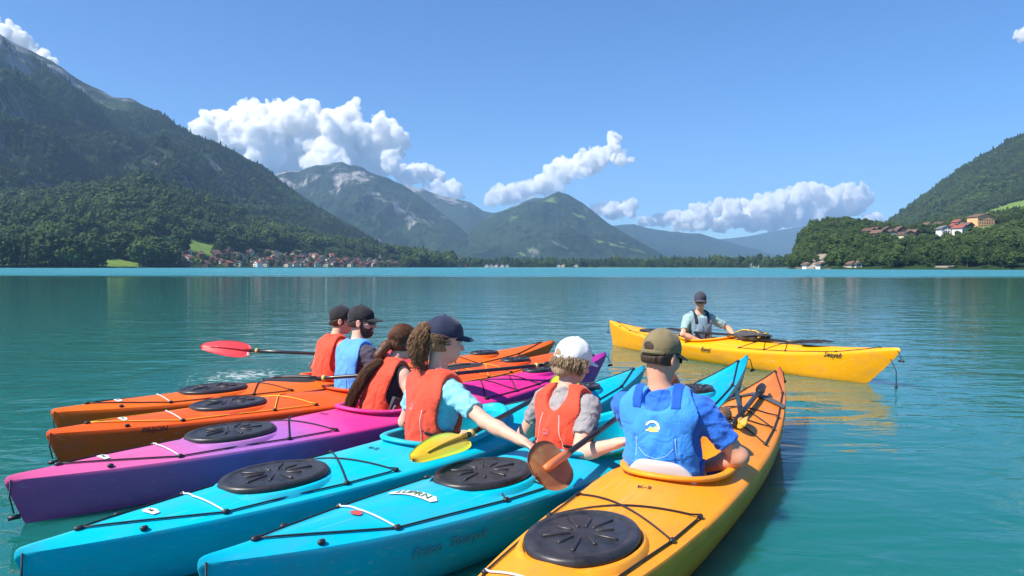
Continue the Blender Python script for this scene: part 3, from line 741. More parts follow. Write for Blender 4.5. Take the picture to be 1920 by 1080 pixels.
cloud('small bright cloud puff sitting on the ridge behind the massif', [(800, 352, 11), (820, 355, 13), (842, 356, 15), (858, 362, 11), (830, 368, 12), (868, 370, 5)], CY, 3, 22)
cloud('slanting white cloud rising above the central peak', [(920, 378, 13), (938, 366, 17), (960, 368, 16), (985, 355, 16), (1008, 350, 16), (1030, 335, 19), (1045, 312, 16), (1060, 318, 20), (1085, 303, 18), (1108, 294, 18), (1130, 300, 18),
      (1150, 268, 13), (1147, 256, 8), (1148, 285, 14), (1165, 298, 14), (1182, 300, 6), (1112, 316, 16), (1080, 326, 16), (1040, 350, 18), (1000, 366, 14)], CY, 4, 26)
cloud('small flat cloud between the central peak and the long cloud', [(1120, 392, 12), (1142, 392, 16), (1165, 390, 14), (1185, 385, 8), (1150, 404, 12), (1180, 400, 8)], CY, 5, 22)
cloud('long low cloud over the far blue range at the right', [(1205, 416, 10), (1235, 408, 13), (1262, 410, 15), (1290, 406, 15), (1320, 396, 15), (1345, 388, 17), (1372, 393, 20), (1405, 396, 20), (1428, 384, 20), (1455, 385, 22),
      (1485, 376, 22), (1515, 364, 20), (1530, 352, 9), (1548, 374, 24), (1580, 368, 22), (1606, 362, 17), (1622, 374, 14), (1600, 390, 20), (1560, 396, 24), (1510, 402, 26), (1460, 410, 22), (1410, 416, 20), (1360, 416, 18), (1310, 420, 15), (1265, 422, 12), (1640, 408, 10), (1620, 412, 12)], CY + 500, 6, 30)
cloud('white cloud peeping over the high left ridge', [(-30, 50, 26), (5, 62, 18), (28, 70, 18), (50, 86, 17), (72, 102, 14), (92, 118, 12), (118, 132, 7)], CY - 800, 7, 26)
cloud('little white cloud scrap at the right edge of the sky', [(1905, 70, 9), (1918, 64, 12), (1935, 60, 14)], CY, 8, 22)
# ================================================================== KAYAKS
def plastic(name, c1, rough=.38, grad=None):
    def f(t, b):
        c = tc(t, 'Object')
        if grad:
            sp = t.nodes.new('ShaderNodeSeparateXYZ'); t.links.new(c, sp.inputs[0])
            k = math_(t, 'ADD', math_(t, 'DIVIDE', sp.outputs[0], 5.0), .5); base = ramp(t, k, grad)
        else:
            base = mix(t, 0.0, c1, c1)
        wear = noise(t, tc(t, 'Object', (1, 3, 3)), 3.0, 6, .7)
        base = mix(t, math_(t, 'MULTIPLY', ramp(t, wear, [(.46, g3(0)), (.72, g3(1))]), .38), base, mix(t, .5, tuple(x * .55 for x in c1), (.18, .16, .14)))
        scr = noise(t, tc(t, 'Object', (1.5, 60, 60)), 1.0, 3, .6)
        base = mix(t, math_(t, 'MULTIPLY', ramp(t, scr, [(.60, g3(0)), (.74, g3(1))]), .5), base, tuple(min(1, x * .6 + .25) for x in c1))
        t.links.new(base, b.inputs['Base Color'])
        t.links.new(ramp(t, wear, [(.3, g3(rough * .8)), (.7, g3(rough * 1.5))]), b.inputs['Roughness'])
        bump(t, b, noise(t, c, 5, 4, .6), .05, .02)
    return mat(name, c1, rough, .25, build=f)
m_orange = plastic('orange_plastic', (.80, .135, .012)); m_orange2 = plastic('red_orange_plastic', (.80, .100, .012))
m_pink = plastic('pink_to_purple_plastic', (.55, .05, .30), grad=[(0, (.66, .10, .28)), (.125, (.62, .13, .34)), (.195, (.38, .17, .50)), (.27, (.38, .14, .48)), (.36, (.80, .04, .26)), (.72, (.80, .02, .25)), (.86, (.50, .03, .35)), (1, (.50, .03, .35))])
m_turq = plastic('turquoise_plastic', (.000, .48, .62)); m_turq2 = plastic('sky_turquoise_plastic', (.000, .44, .62))
m_amber = plastic('amber_plastic', (.82, .27, .010), grad=[(0, (.86, .32, .012)), (.5, (.86, .31, .012)), (.72, (.84, .24, .018)), (1, (.80, .17, .03))]); m_yellow = plastic('yellow_plastic', (.90, .37, .006))
def rub_nodes(t, b):
    n = noise(t, tc(t, 'Object'), 14, 5, .7); t.links.new(ramp(t, n, [(.35, (.012, .012, .014)), (.7, (.045, .043, .046))]), b.inputs['Base Color'])
    bump(t, b, noise(t, tc(t, 'Object'), 60, 3), .1, .004)
m_rub = mat('black_rubber', (.02, .02, .022), .42, .5, build=rub_nodes)
m_cord = mat('black_cord', (.015, .015, .018), .6); m_cord_y = mat('yellow_cord', (.75, .45, .03), .6); m_cord_w = mat('pale_cord', (.55, .60, .62), .6)
m_metal = mat('fitting_metal', (.45, .45, .45), .3); m_metal.node_tree.nodes['Principled BSDF'].inputs['Metallic'].default_value = .8
m_grey_pad = mat('grey_foam', (.50, .46, .45), .8); m_dark_pad = mat('dark_foam', (.03, .03, .035), .85)
m_ink = mat('black_print', (.02, .02, .025), .5); m_sticker = mat('white_sticker', (.75, .78, .76), .4); m_red_st = mat('red_sticker', (.55, .08, .06), .4); m_green_ink = mat('green_print', (.05, .16, .08), .5)

class Shape:
    """kayak lines; x runs from stern -L/2 to bow +L/2, z = 0 is the waterline"""
    def __init__(s, L=5.0, beam=.64, zs=.255, zb=.42):
        s.L, s.B, s.zst, s.zbw = L, beam / 2, zs, zb
    def t(s, x): return np.clip(x / s.L + .5, 0, 1)
    def b(s, x):
        t = s.t(x); k = np.where(t < .47, np.abs((t - .47) / .47) ** 2.7, np.abs((t - .47) / .53) ** 2.05)
        return np.maximum(s.B * (1 - k), .0) + .010
    def sheer(s, x):
        t = s.t(x); mid = .215
        return np.where(t < .45, mid + (s.zst - .02 - mid) * np.abs((t - .45) / .45) ** 2.2, mid + (s.zbw - .02 - mid) * np.abs((t - .45) / .55) ** 2.4)
    def crown(s, x):
        return np.interp(s.t(x), [0, .08, .20, .33, .39, .47, .57, .62, .78, .90, 1], [.02, .04, .055, .065, .075, .095, .115, .115, .080, .05, .02])
    def deck(s, x, y):
        bb = s.b(x); q = np.clip(np.abs(y) / bb, 0, 1)
        pk = np.interp(s.t(x), [0, .5, .62, 1], [1.5, 2.0, 1.5, 1.15])
        return s.sheer(x) + s.crown(x) * (1 - q ** pk) - .004 * q
    def section(s, x):
        b_ = float(s.b(x)); zs = float(s.sheer(x)); tt = float(s.t(x))
        P = []
        for q in (0, .12, .25, .38, .5, .62, .74, .85, .93, .975): P.append((q * b_, float(s.deck(x, q * b_))))
        P.append((b_, zs - .014)); P.append((b_ * 1.0, zs - .034)); P.append((b_ * .985, zs - .05))
        end = max(0, 1 - min(tt, 1 - tt) / .16)
        ck = .86 - .25 * end; kz = -.11 + .02 * end
        P.append((b_ * (.95 - .05 * end), zs * .55)); P.append((b_ * ck, .04)); P.append((b_ * ck * .86, -.03)); P.append((b_ * .5 * (1 - .5 * end), -.075)); P.append((0, kz))
        out = []
        for (y, z) in P:
            xx = x; zt = zs; f = max(0, (zt - z) / (zt + .12))
            if tt < .12: xx += .13 * f ** 1.0 * (1 - tt / .12)
            if tt > .80: xx -= .52 * f ** 1.15 * ((tt - .80) / .20) ** 1.3
            out.append((xx, y, z))
        return out
def ring_pts(S, xc, a, b_, dz, n=48, tear=.0):
    out = []
    for k in range(n):
        th = 2 * math.pi * k / n; x = xc + a * math.cos(th); y = b_ * math.sin(th) * (1 - tear * math.cos(th))
        out.append((x, y, float(S.deck(x, y)) + dz))
    return out
def kayak(label, stern, bow, m, S, rim=.385, cord=None, grey_back=False, toggles=(True, True), ht=.225, cat='kayak', decals=None, front='oval'):
    s_, b_ = Vector((*stern, 0)), Vector((*bow, 0)); d = b_ - s_; S.L = d.length
    e = empty('kayak', (s_ + b_) / 2, math.atan2(d.y, d.x), label, cat, None, .5); L = S.L; h = L / 2
    cord = cord or m_cord
    # hull and deck, with the cockpit cut out
    xs = np.concatenate([[-h, -h + .006, -h + .02, -h + .05], np.linspace(-h + .09, h - .09, 84), [h - .05, h - .02, h - .006, h]])
    V = []; Fc = []; secs = [S.section(float(x)) for x in xs]; n = len(secs[0])
    def cap_scale(i):  # round the very tips
        k = min(i, len(xs) - 1 - i); return (.25, .7, .92, 1)[k] if k < 4 else 1
    for i, sec in enumerate(secs):
        c = cap_scale(i)
        for (x, y, z) in sec: V.append((x, y * c, z if z < 0 else z - (1 - c) * .03))
        for (x, y, z) in sec[1:-1][::-1]: V.append((x, -y * c, z if z < 0 else z - (1 - c) * .03))
    m_ = 2 * n - 2
    for i in range(len(xs) - 1):
        for k in range(m_): Fc.append((i * m_ + k, i * m_ + (k + 1) % m_, (i + 1) * m_ + (k + 1) % m_, (i + 1) * m_ + k))
    Fc.append(tuple(range(m_))[::-1]); Fc.append(tuple((len(xs) - 1) * m_ + k for k in range(m_)))
    hull = pyd('hull', V, Fc, m)
    x0 = -h + rim * L; ca, cb = .44, .235; xc = x0 + ca
    cv = []; cf = []; nn = 40
    for z, q in ((-.02, .80), (.10, .95), (.9, 1.0)):
        for k in range(nn):
            th = 2 * math.pi * k / nn; cv.append((xc + ca * q * math.cos(th), cb * q * math.sin(th) * (1 - .14 * math.cos(th)), z))
    for r_ in range(2):
        for k in range(nn): cf.append((r_ * nn + k, r_ * nn + (k + 1) % nn, (r_ + 1) * nn + (k + 1) % nn, (r_ + 1) * nn + k))
    cf.append(tuple(range(nn))[::-1]); cf.append(tuple(2 * nn + k for k in range(nn)))
    cut = pyd('cutter', cv, cf)
    bo = hull.modifiers.new('b', 'BOOLEAN'); bo.object = cut; bo.operation = 'DIFFERENCE'; bo.solver = 'EXACT'
    bpy.context.view_layer.update()
    me = bpy.data.meshes.new_from_object(hull.evaluated_get(bpy.context.evaluated_depsgraph_get()))
    hull.modifiers.clear(); hull.data = me; bpy.data.objects.remove(cut); hull.parent = e
    me.polygons.foreach_set('use_smooth', [True] * len(me.polygons))
    me.set_sharp_from_angle(angle=R(38))
    # coaming: raised lip round the cockpit
    base = ring_pts(S, xc, ca + .012, cb + .012, 0, 56, .14); V = []; Fc = []; nr_ = len(base)
    prof = [(-.016, -.05), (-.014, .022), (-.004, .030), (.022, .031), (.032, .024), (.030, .012), (.006, .010), (.004, -.04)]
    for k, (x, y, z) in enumerate(base):
        dx, dy = x - xc, y; l_ = math.hypot(dx / ca ** 2, dy / cb ** 2) or 1; nx_, ny_ = dx / ca ** 2 / l_, dy / cb ** 2 / l_
        lift = .006 + .006 * math.cos(math.atan2(dy / cb, dx / ca))
        for (o, dz) in prof: V.append((x + nx_ * o, y + ny_ * o, z + dz + (lift if dz > 0 else 0)))
    q = len(prof)
    for k in range(nr_):
        for j in range(q - 1): Fc.append((k * q + j, ((k + 1) % nr_) * q + j, ((k + 1) % nr_) * q + j + 1, k * q + j + 1))
    pyd('coaming', V, Fc, m, e, True)
    # hatch covers
    def hatch(name, xh, a, c_, ribs=10, th=.03):
        zz = float(S.deck(xh, 0)); ze = float(S.deck(xh, c_ * .9)); z0 = zz * .55 + ze * .45 - .002
        # moulded seat of the hatch in hull colour
        V = []; Fc = []; n_ = 44
        for (sc_, dz) in ((1.20, -.05), (1.12, -.004), (1.05, .004), (1.03, -.002), (.95, -.02)):
            for k in range(n_):
                an = 2 * math.pi * k / n_; x = xh + a * sc_ * math.cos(an); y = c_ * sc_ * math.sin(an)
                y = max(-float(S.b(x)) * .985, min(float(S.b(x)) * .985, y))
                z = z0 + dz if sc_ < 1.19 else float(S.deck(x, y)) - .006
                V.append((x, y, z))
        for r_ in range(4):
            for k in range(n_): Fc.append((r_ * n_ + k, r_ * n_ + (k + 1) % n_, (r_ + 1) * n_ + (k + 1) % n_, (r_ + 1) * n_ + k))
        pyd('hatch_rim', V, Fc, m, e, True)
        V = []; Fc = []
        rings = ((1.0, -.004), (1.025, .006), (1.02, .020), (.99, .029), (.93, .0315), (.86, .031), (.84, .027), (.80, .027), (.30, .030), (.10, .030))
        for (sc_, dz) in rings:
            for k in range(n_):
                an = 2 * math.pi * k / n_; V.append((a * sc_ * math.cos(an), c_ * sc_ * math.sin(an), dz))
        for r_ in range(len(rings) - 1):
            for k in range(n_): Fc.append((r_ * n_ + k, r_ * n_ + (k + 1) % n_, (r_ + 1) * n_ + (k + 1) % n_, (r_ + 1) * n_ + k))
        Fc.append(tuple((len(rings) - 1) * n_ + k for k in range(n_)))
        hc = pyd(name, V, Fc, m_rub, e, True); hc.location = (xh, 0, z0)
        for k in range(ribs):
            an = 2 * math.pi * (k + .5) / ribs; r0, r1 = .22, .70 if k % 2 else .55
            p0 = Vector((a * r0 * math.cos(an), c_ * r0 * math.sin(an), .031)); p1 = Vector((a * r1 * math.cos(an), c_ * r1 * math.sin(an), .030))
            dd = p1 - p0; rt = Matrix.Rotation(math.atan2(dd.y, dd.x), 3, 'Z')
            rbox('rib', (p0 + p1) / 2, (dd.length, .015, .012), m_rub, hc, .004, rt, 1)
        return hc
    xh = -h + ht * L
    hatch('rear_hatch_cover', xh, .265, .200)
    if front == 'oval': hatch('front_hatch_cover', -h + .79 * L, .165, .115, 8)
    # seat and back band
    xs_ = x0 + .20
    rbox('seat', (xs_ + .06, 0, .035), (.36, .34, .05), m_dark_pad, e, .02)
    # deck fittings and lines
    def D(t, q, dz=.012):
        x = -h + t * L; y = q * float(S.b(x)); return Vector((x, y, float(S.deck(x, y)) + dz))
    fts = {}
    for t_f in (.085, .150, .272, .335, .605, .68, .74, .865):
        for sd in (-1, 1):
            p = D(t_f, sd * .86, .008); fts[(t_f, sd)] = p + Vector((0, 0, .008))
            rbox('deck_fitting', p, (.030, .020, .020), m_rub, e, .006, None, 1)
    rbox('deck_fitting', D(.045, 0, .006), (.036, .022, .018), m_rub, e, .006, None, 1)
    rbox('deck_fitting', D(.955, 0, .006), (.036, .020, .018), m_rub, e, .006, None, 1)
    def cordline(pts, mt=cord, sag=.0, r_=.0042, name='deck_line'):
        out = []
        for a, b2 in zip(pts, pts[1:]):
            for k in range(8):
                f = k / 8; p = a.lerp(b2, f); x, y = p.x, p.y
                out.append(Vector((x, y, max(float(S.deck(x, max(-float(S.b(x)), min(float(S.b(x)), y)))) + .007, p.z - .02 if False else -9))))
        out.append(pts[-1]); tube(name, out, r_, mt, e, 5)
    for sd in (-1, 1):
        cordline([D(.045, 0), fts[(.150, sd)], fts[(.272, sd)], fts[(.335, sd)]])
        cordline([fts[(.605, sd)], fts[(.68, sd)], fts[(.74, sd)], fts[(.865, sd)], D(.955, 0)])
        cordline([fts[(.272, sd)], D(.30, 0), fts[(.335, -sd)]], name='bungee')
        cordline([fts[(.605, sd)], fts[(.68, -sd)]], name='bungee'); cordline([fts[(.68, sd)], fts[(.74, -sd)]], name='bungee')
    cordline([fts[(.150, -1)], D(.140, 0), fts[(.150, 1)]], m_cord_w)
    # carrying toggles hanging at the ends
    if toggles[0]:
        p = Vector((-h + .02, -.018, S.zst - .05)); tube('toggle_cord', [p + Vector((0, 0, .03)), p + Vector((-.01, -.02, -.05)), p + Vector((.005, -.028, -.13))], .004, m_cord, e, 5)
        tube('toggle', [p + Vector((-.02, -.03, -.15)), p + Vector((.03, -.03, -.15))], .012, m_rub, e, 8)
    if toggles[1]:
        p = Vector((h - .06, 0, S.zbw - .03)); tube('toggle_cord', [p, p + Vector((.06, -.02, -.02)), p + Vector((.09, -.03, -.10))], .004, m_cord, e, 5)
        tube('toggle', [p + Vector((.06, -.03, -.11)), p + Vector((.12, -.03, -.11))], .011, m_rub, e, 8)
    e['_d'] = 0; del e['_d']
    return e, S, D, xs_
def seat_world(e, xs_): return e.matrix_basis @ Vector((xs_, 0, 0))

# flat printed marks -------------------------------------------------
def text_mesh(name, s, size, mt, parent, M, ext=.0006, shear=0):
    cu = bpy.data.curves.new('t', 'FONT'); cu.body = s; cu.size = size; cu.extrude = ext; cu.align_x = 'CENTER'; cu.align_y = 'CENTER'; cu.shear = shear; cu.resolution_u = 2; cu.offset = size * .012
    o = bpy.data.objects.new('t', cu); col.objects.link(o); bpy.context.view_layer.update()
    me = bpy.data.meshes.new_from_object(o.evaluated_get(bpy.context.evaluated_depsgraph_get())); bpy.data.objects.remove(o); bpy.data.curves.remove(cu)
    me.transform(M); me.materials.clear(); return link(name, me, mt, parent)
def plate(name, pts, mt, parent, M, th=.0008):
    n_ = len(pts); v = [M @ Vector((x, y, 0)) for x, y in pts] + [M @ Vector((x, y, th)) for x, y in pts]
    f = [tuple(range(n_))[::-1], tuple(range(n_, 2 * n_))] + [(i, (i + 1) % n_, n_ + (i + 1) % n_, n_ + i) for i in range(n_)]
    return pyd(name, v, f, mt, parent)
def deck_frame(S, h, L, t, q, rot=0, dz=.004):
    x = -h + t * L; y = q * float(S.b(x)); z = float(S.deck(x, y)); e_ = .02
    tx = Vector((2 * e_, 0, float(S.deck(x + e_, y) - S.deck(x - e_, y)))).normalized(); ty = Vector((0, 2 * e_, float(S.deck(x, y + e_) - S.deck(x, y - e_)))).normalized()
    nz_ = tx.cross(ty).normalized(); ty = nz_.cross(tx)
    c, s_ = math.cos(rot), math.sin(rot); ax = tx * c + ty * s_; ay = -tx * s_ + ty * c
    M = Matrix((ax, ay, nz_)).transposed().to_4x4(); M.translation = Vector((x, y, z)) + nz_ * dz; return M
def side_frame(S, h, L, t, z, side=-1, flip=False):
    """frame on the hull side; text runs along the hull"""
    x = -h + t * L; k = S.section(x); zs = sorted([(p[2], abs(p[1])) for p in k[10:]]); zz = [a for a, _ in zs]; yy = [b_ for _, b_ in zs]
    y = float(np.interp(z, zz, yy)); y2 = float(np.interp(z + .02, zz, yy)); xb = float(S.b(x + .05) - S.b(x - .05)) / .1
    up = Vector((0, (y2 - y) * side, .02)).normalized(); ax = Vector((1, xb * side, 0)).normalized() * (-1 if side > 0 else 1)
    nn_ = ax.cross(up).normalized(); up = nn_.cross(ax)
    M = Matrix((ax, up, nn_)).transposed().to_4x4(); M.translation = Vector((x, y * side, z)) + nn_ * .006; return M

KA = kayak('orange kayak at the back of the raft, farthest from the camera, rider with red vest', (-3.32, 5.08), (.50, 8.36), m_orange, Shape(), cord=m_cord)
KB = kayak('red orange kayak second from the back, rider with blue vest', (-2.92, 4.42), (.82, 7.80), m_orange2, Shape(), cord=m_cord_y)
KC = kayak('pink and purple kayak between the orange and the turquoise ones', (-2.48, 3.44), (.96, 7.20), m_pink, Shape())
KD = kayak('turquoise kayak beside the pink one, yellow green paddle blade across its deck', (-1.81, 2.55), (1.18, 6.26), m_turq, Shape())
KE = kayak('turquoise kayak beside the amber one, lettered sticker behind its hatch', (-1.04, 2.32), (1.97, 5.90), m_turq2, Shape(zs=.32, zb=.56), rim=.405, ht=.30)
KF = kayak('amber orange kayak nearest the camera at the right of the raft', (-.31, 1.66), (2.25, 5.92), m_amber, Shape(beam=.66, zb=.46), front='none', grey_back=True)
KG = kayak('lone yellow kayak floating across the water facing the raft', (1.62, 11.75), (4.12, 7.50), m_yellow, Shape(zs=.40, zb=.43), front='none', rim=.355)
def hl(K): return K[0], K[1], K[1].L / 2, K[1].L
def conform(o, K, M):
    S = K[1]; Mi = M.inverted(); n_ = M.to_3x3() @ Vector((0, 0, 1))
    for v in o.data.vertices:
        lz = (Mi @ v.co).z; v.co.z = float(S.deck(v.co.x, v.co.y)) + lz + .0055
    return o
def sticker(K, t, q, rot_, pts, mt, txt=None, size=.03, ink=m_ink, name='sticker'):
    e, S, h, L = hl(K); M = deck_frame(S, h, L, t, q, rot_, 0.0); bm = bmesh.new(); x0, x1 = min(p[0] for p in pts), max(p[0] for p in pts)
    f = bm.faces.new([bm.verts.new((x, y, 0)) for x, y in pts])
    for k in range(1, 8): bmesh.ops.bisect_plane(bm, geom=bm.verts[:] + bm.edges[:] + bm.faces[:], plane_co=(x0 + (x1 - x0) * k / 8, 0, 0), plane_no=(1, 0, 0))
    bmesh.ops.transform(bm, matrix=M, verts=bm.verts); conform(bmobj(name, bm, mt, e), K, M)
    if txt: conform(text_mesh('lettering', txt, size, ink, e, M @ Matrix.Translation((0, 0, .0016)), .0003), K, M)
# stickers and lettering
sticker(KE, .205, .02, R(-78), [(-.12, -.026), (-.08, -.036), (.11, -.032), (.125, .0), (.10, .028), (-.09, .032), (-.13, .013)], m_sticker, 'LUPRN', .058, m_green_ink)
sticker(KE, .135, -.1, R(-78), [(.027 * math.cos(a * .45), .021 * math.sin(a * .45)) for a in range(14)], m_red_st, name='round_sticker')
for K in (KA, KB, KC, KD): sticker(K, .10 if K is KD else .085, -.15, R(-70), [(-.034, -.015), (-.015, -.024), (.03, -.018), (.037, .009), (.008, .022), (-.037, .015)], m_sticker, 'Nr', .024)
e, S, h, L = hl(KB); text_mesh('lettering', 'PRIJON', .048, m_ink, e, side_frame(S, h, L, .115, .20), shear=.2)
e, S, h, L = hl(KE); text_mesh('lettering', 'Prijon  Touryak', .06, mat('worn_print', (.06, .30, .36), .5), e, side_frame(S, h, L, .20, .15), shear=.2)
e, S, h, L = hl(KG); text_mesh('lettering', 'Seayak', .075, m_ink, e, side_frame(S, h, L, .86, .29), shear=.4)
text_mesh('lettering', 'Excel', .075, m_ink, e, side_frame(S, h, L, .50, .18), shear=.4)
for K, tt in ((KF, .355), (KD, .352), (KC, .352)):
    e, S, h, L = hl(K); text_mesh('lettering', 'K-2', .045, m_ink, e, deck_frame(S, h, L, tt, .0, R(-80)))
# ================================================================== PEOPLE
def cloth(name, c, rough=.8, grain=500, fold=14, fs=.25):
    def f(t, b):
        n = noise(t, tc(t, 'Object'), fold, 4, .55, .8); n2 = noise(t, tc(t, 'Object'), grain, 2)
        t.links.new(mix(t, n, tuple(x * .86 for x in c), tuple(min(1, x * 1.12) for x in c)), b.inputs['Base Color'])
        k = bump(t, b, n, fs, .03); bump(t, b, n2, .15, .001, k)
        b.inputs['Sheen Weight'].default_value = .15
    return mat(name, c, rough, .25, build=f)
def skin_mat(name, c):
    def f(t, b):
        n = noise(t, tc(t, 'Object'), 22, 4, .6)
        t.links.new(mix(t, n, tuple(x * y for x, y in zip(c, (.92, .84, .82))), tuple(min(1, x * 1.06) for x in c)), b.inputs['Base Color'])
        bump(t, b, noise(t, tc(t, 'Object'), 140, 3), .12, .002)
    return mat(name, c, .58, .35, sss=.05, build=f)
def hair_mat(name, a, b_):
    def f(t, b):
        n = noise(t, tc(t, 'Object', (1, 1, .10)), 210, 3, .6, .3)
        t.links.new(mix(t, ramp(t, n, [(.35, g3(0)), (.65, g3(1))]), a, b_), b.inputs['Base Color']); bump(t, b, n, .3, .004)
    return mat(name, a, .5, .35, build=f)
m_skin_a = skin_mat('tanned_skin', (.68, .35, .23)); m_skin_b = skin_mat('fair_skin', (.72, .41, .30))
m_vred = cloth('red_vest_fabric', (.80, .075, .035), fs=.6, fold=11); m_vblue = cloth('light_blue_vest_fabric', (.045, .27, .78), fs=.6, fold=11); m_vsky = cloth('sky_vest_fabric', (.10, .33, .80), fs=.6, fold=11); m_vgrey = cloth('grey_blue_vest_fabric', (.22, .32, .38))
m_tblue = cloth('royal_blue_shirt', (.025, .15, .62), fs=.6); m_tgrey = cloth('grey_shirt', (.30, .28, .28), fs=.6); m_tturq = cloth('pale_turquoise_shirt', (.22, .55, .66), fs=.6); m_tdark = cloth('dark_plum_shirt', (.06, .05, .075), fs=.6); m_tteal = cloth('pale_teal_shirt', (.30, .45, .42), fs=.6)
m_black_c = cloth('black_fabric', (.018, .018, .022)); m_mesh = cloth('dark_grey_mesh', (.065, .06, .062)); m_navy = cloth('navy_cap_cloth', (.020, .026, .060)); m_white_c = cloth('white_cap_cloth', (.80, .80, .78)); m_khaki = cloth('khaki_cap_cloth', (.21, .165, .085)); m_dgrey = cloth('dark_grey_cap_cloth', (.05, .05, .07)); m_strap_b = cloth('deep_blue_webbing', (.01, .09, .42)); m_shorts = cloth('navy_shorts', (.012, .03, .13))
m_h_brown = hair_mat('long_brown_hair', (.050, .018, .008), (.16, .065, .028)); m_h_curl = hair_mat('light_brown_curls', (.10, .045, .022), (.33, .19, .10)); m_h_blond = hair_mat('dark_blond_hair', (.20, .12, .065), (.50, .36, .22)); m_h_dark = hair_mat('short_dark_hair', (.03, .018, .012), (.075, .045, .03))
m_eye = mat('eye_white', (.8, .8, .78), .2); m_iris = mat('iris_brown', (.05, .03, .015), .2); m_lens = mat('dark_lens', (.01, .01, .012), .08, .6); m_logo_w = mat('pale_print', (.75, .80, .72), .6); m_logo_y = mat('yellow_print', (.75, .66, .15), .6); m_logo_r = mat('muted_print', (.62, .16, .16), .7); m_buckle = mat('buckle_grey', (.22, .22, .23), .35); m_piping = mat('pale_blue_piping', (.30, .48, .72), .7); m_piping_r = mat('dark_red_piping', (.45, .06, .035), .7); m_piping_p = mat('pale_pink_piping', (.85, .45, .42), .7)

def rot(ax, d): return np.array(Matrix.Rotation(R(d), 3, ax), np.float32)
class Person:
    def __init__(s, label, kayak_, k=1.0, w=1.0, lean=0, side=0, twist=0, hyaw=0, hpitch=0, hside=0, fwd=0.0, lat=0.0, skin=None, rh=None, lh=None, re=None, le=None, base=.0, slim=1.0, hz=0):
        s.K = kayak_; e, S, D, xs_ = kayak_; s.k, s.w = k, w
        s.root_M = e.matrix_basis @ Matrix.Translation((xs_ + .06 + fwd, lat, base)); s.skin = skin
        s.T = rot('Z', twist) @ rot('X', side) @ rot('Y', lean); s.pel = np.array((0, 0, .08), np.float32)
        s.slim = slim
        s.Hd = rot('Z', hyaw) @ rot('X', hside) @ rot('Y', hpitch); s.hc = s.pel + s.T @ (np.array((.015, 0, .725 + hz), np.float32) * k)
        s.obj = empty('person', s.root_M.translation, e.rotation_euler.z, label, 'person', None, .3)
        sh = .178 * w; s.sh = {}; s.arm = {}
        defaults = {-1: (.36, -.16, .30), 1: (.36, .16, .30)}
        for sd, h_, el in ((-1, rh, re), (1, lh, le)):
            a = s.pel + s.T @ (np.array((-.005, sd * sh, .475), np.float32) * k)
            b = np.array(h_ if h_ is not None else defaults[sd], np.float32)
            l1, l2 = .285 * k, .255 * k; d = b - a; dist = float(np.linalg.norm(d)); mx = (l1 + l2) * .995
            if dist > mx: b = a + d * mx / dist; d = b - a; dist = mx
            u = d / dist; c = (l1 * l1 - l2 * l2 + dist * dist) / (2 * dist); hgt = math.sqrt(max(l1 * l1 - c * c, 0))
            pole = np.array(el if el is not None else (-.25, sd * .55, -.6), np.float32); pole = pole - u * float(pole @ u); pole /= np.linalg.norm(pole)
            s.arm[sd] = (a, a + u * c + pole * hgt, b)
    def world_to_local(s, p): return s.root_M.inverted() @ Vector(p)
    def tq(s, P): return (P - s.pel) @ s.T / s.k
    def hq(s, P): return (P - s.hc) @ s.Hd / s.k
    def torso(s, P):
        q = s.tq(P) / np.array((1, s.w, 1), np.float32); sl = s.slim
        d = ell(q, (0, 0, .01), (.125, .175 * (1 if sl == 1 else 1.02), .13))
        d = smin(d, ell(q, (0, 0, .17), (.105 * sl, .145 * sl, .17)), .05)
        d = smin(d, ell(q, (.0, 0, .34), (.115, .160 * (sl * .3 + .7), .19)), .05)
        d = smin(d, cone(q, (-.01, -.125, .455), (-.01, .125, .455), .068, .068), .05)
        for y in (-1, 1): d = smin(d, cone(q, (-.012, 0, .545), (-.008, y * .15, .475), .045, .052), .03)
        return d * s.k * .95
    def neck(s, P):
        a = s.pel + s.T @ (np.array((-.01, 0, .50), np.float32) * s.k); b = s.hc + s.Hd @ (np.array((-.025, 0, -.06), np.float32) * s.k)
        return cone(P, a, b, .056 * s.k, .050 * s.k * (.4 + .6 * s.w))
    def armd(s, P, off=0, up_only=False):
        d = None
        for sd in (-1, 1):
            a, e_, b = s.arm[sd]; q = (.86 if s.w < 1 else 1) * s.k
            x = cone(P, a, a + (e_ - a) * .45, .060 * q, .050 * q); x = smin(x, cone(P, a + (e_ - a) * .3, e_, .052 * q, .041 * q), .02)
            if not up_only:
                x = smin(x, cone(P, e_, e_ + (b - e_) * .4, .042 * q, .043 * q), .02); x = smin(x, cone(P, e_ + (b - e_) * .3, b, .044 * q, .028 * q), .015)
            d = x if d is None else np.minimum(d, x)
        return d - off
    def head(s, P):
        q = s.hq(P)
        d = ell(q, (-.012, 0, .035), (.100, .077, .092)); d = smin(d, ell(q, (.022, 0, -.04), (.068, .060, .082)), .03)
        d = smin(d, ell(q, (.050, 0, -.088), (.034, .036, .028)), .025)
        aq = q.copy(); aq[:, 1] = np.abs(aq[:, 1])
        d = smax(d, -ell(aq, (.101, .031, .000), (.018, .020, .012)), .012)
        d = smin(d, cone(q, (.086, 0, .004), (.112, 0, -.036), .008, .0125), .012)
        d = smin(d, cone(aq, (.095, 0, -.040), (.094, .012, -.041), .009, .008), .008)
        d = smin(d, cone(aq, (.085, .012, .020), (.074, .045, .020), .010, .008), .012)
        d = smin(d, ell(aq, (.084, .010, -.064), (.012, .020, .0065)), .005); d = smin(d, ell(aq, (.083, .008, -.075), (.011, .016, .007)), .005)
        d = smin(d, ell(aq, (.060, .045, -.028), (.020, .018, .022)), .02)
        ear = ell(aq, (-.008, .079, -.012), (.019, .010, .033)); ear = smax(ear, -ell(aq, (-.004, .089, -.010), (.010, .007, .020)), .004)
        return smin(d, ear, .008) * s.k * .95
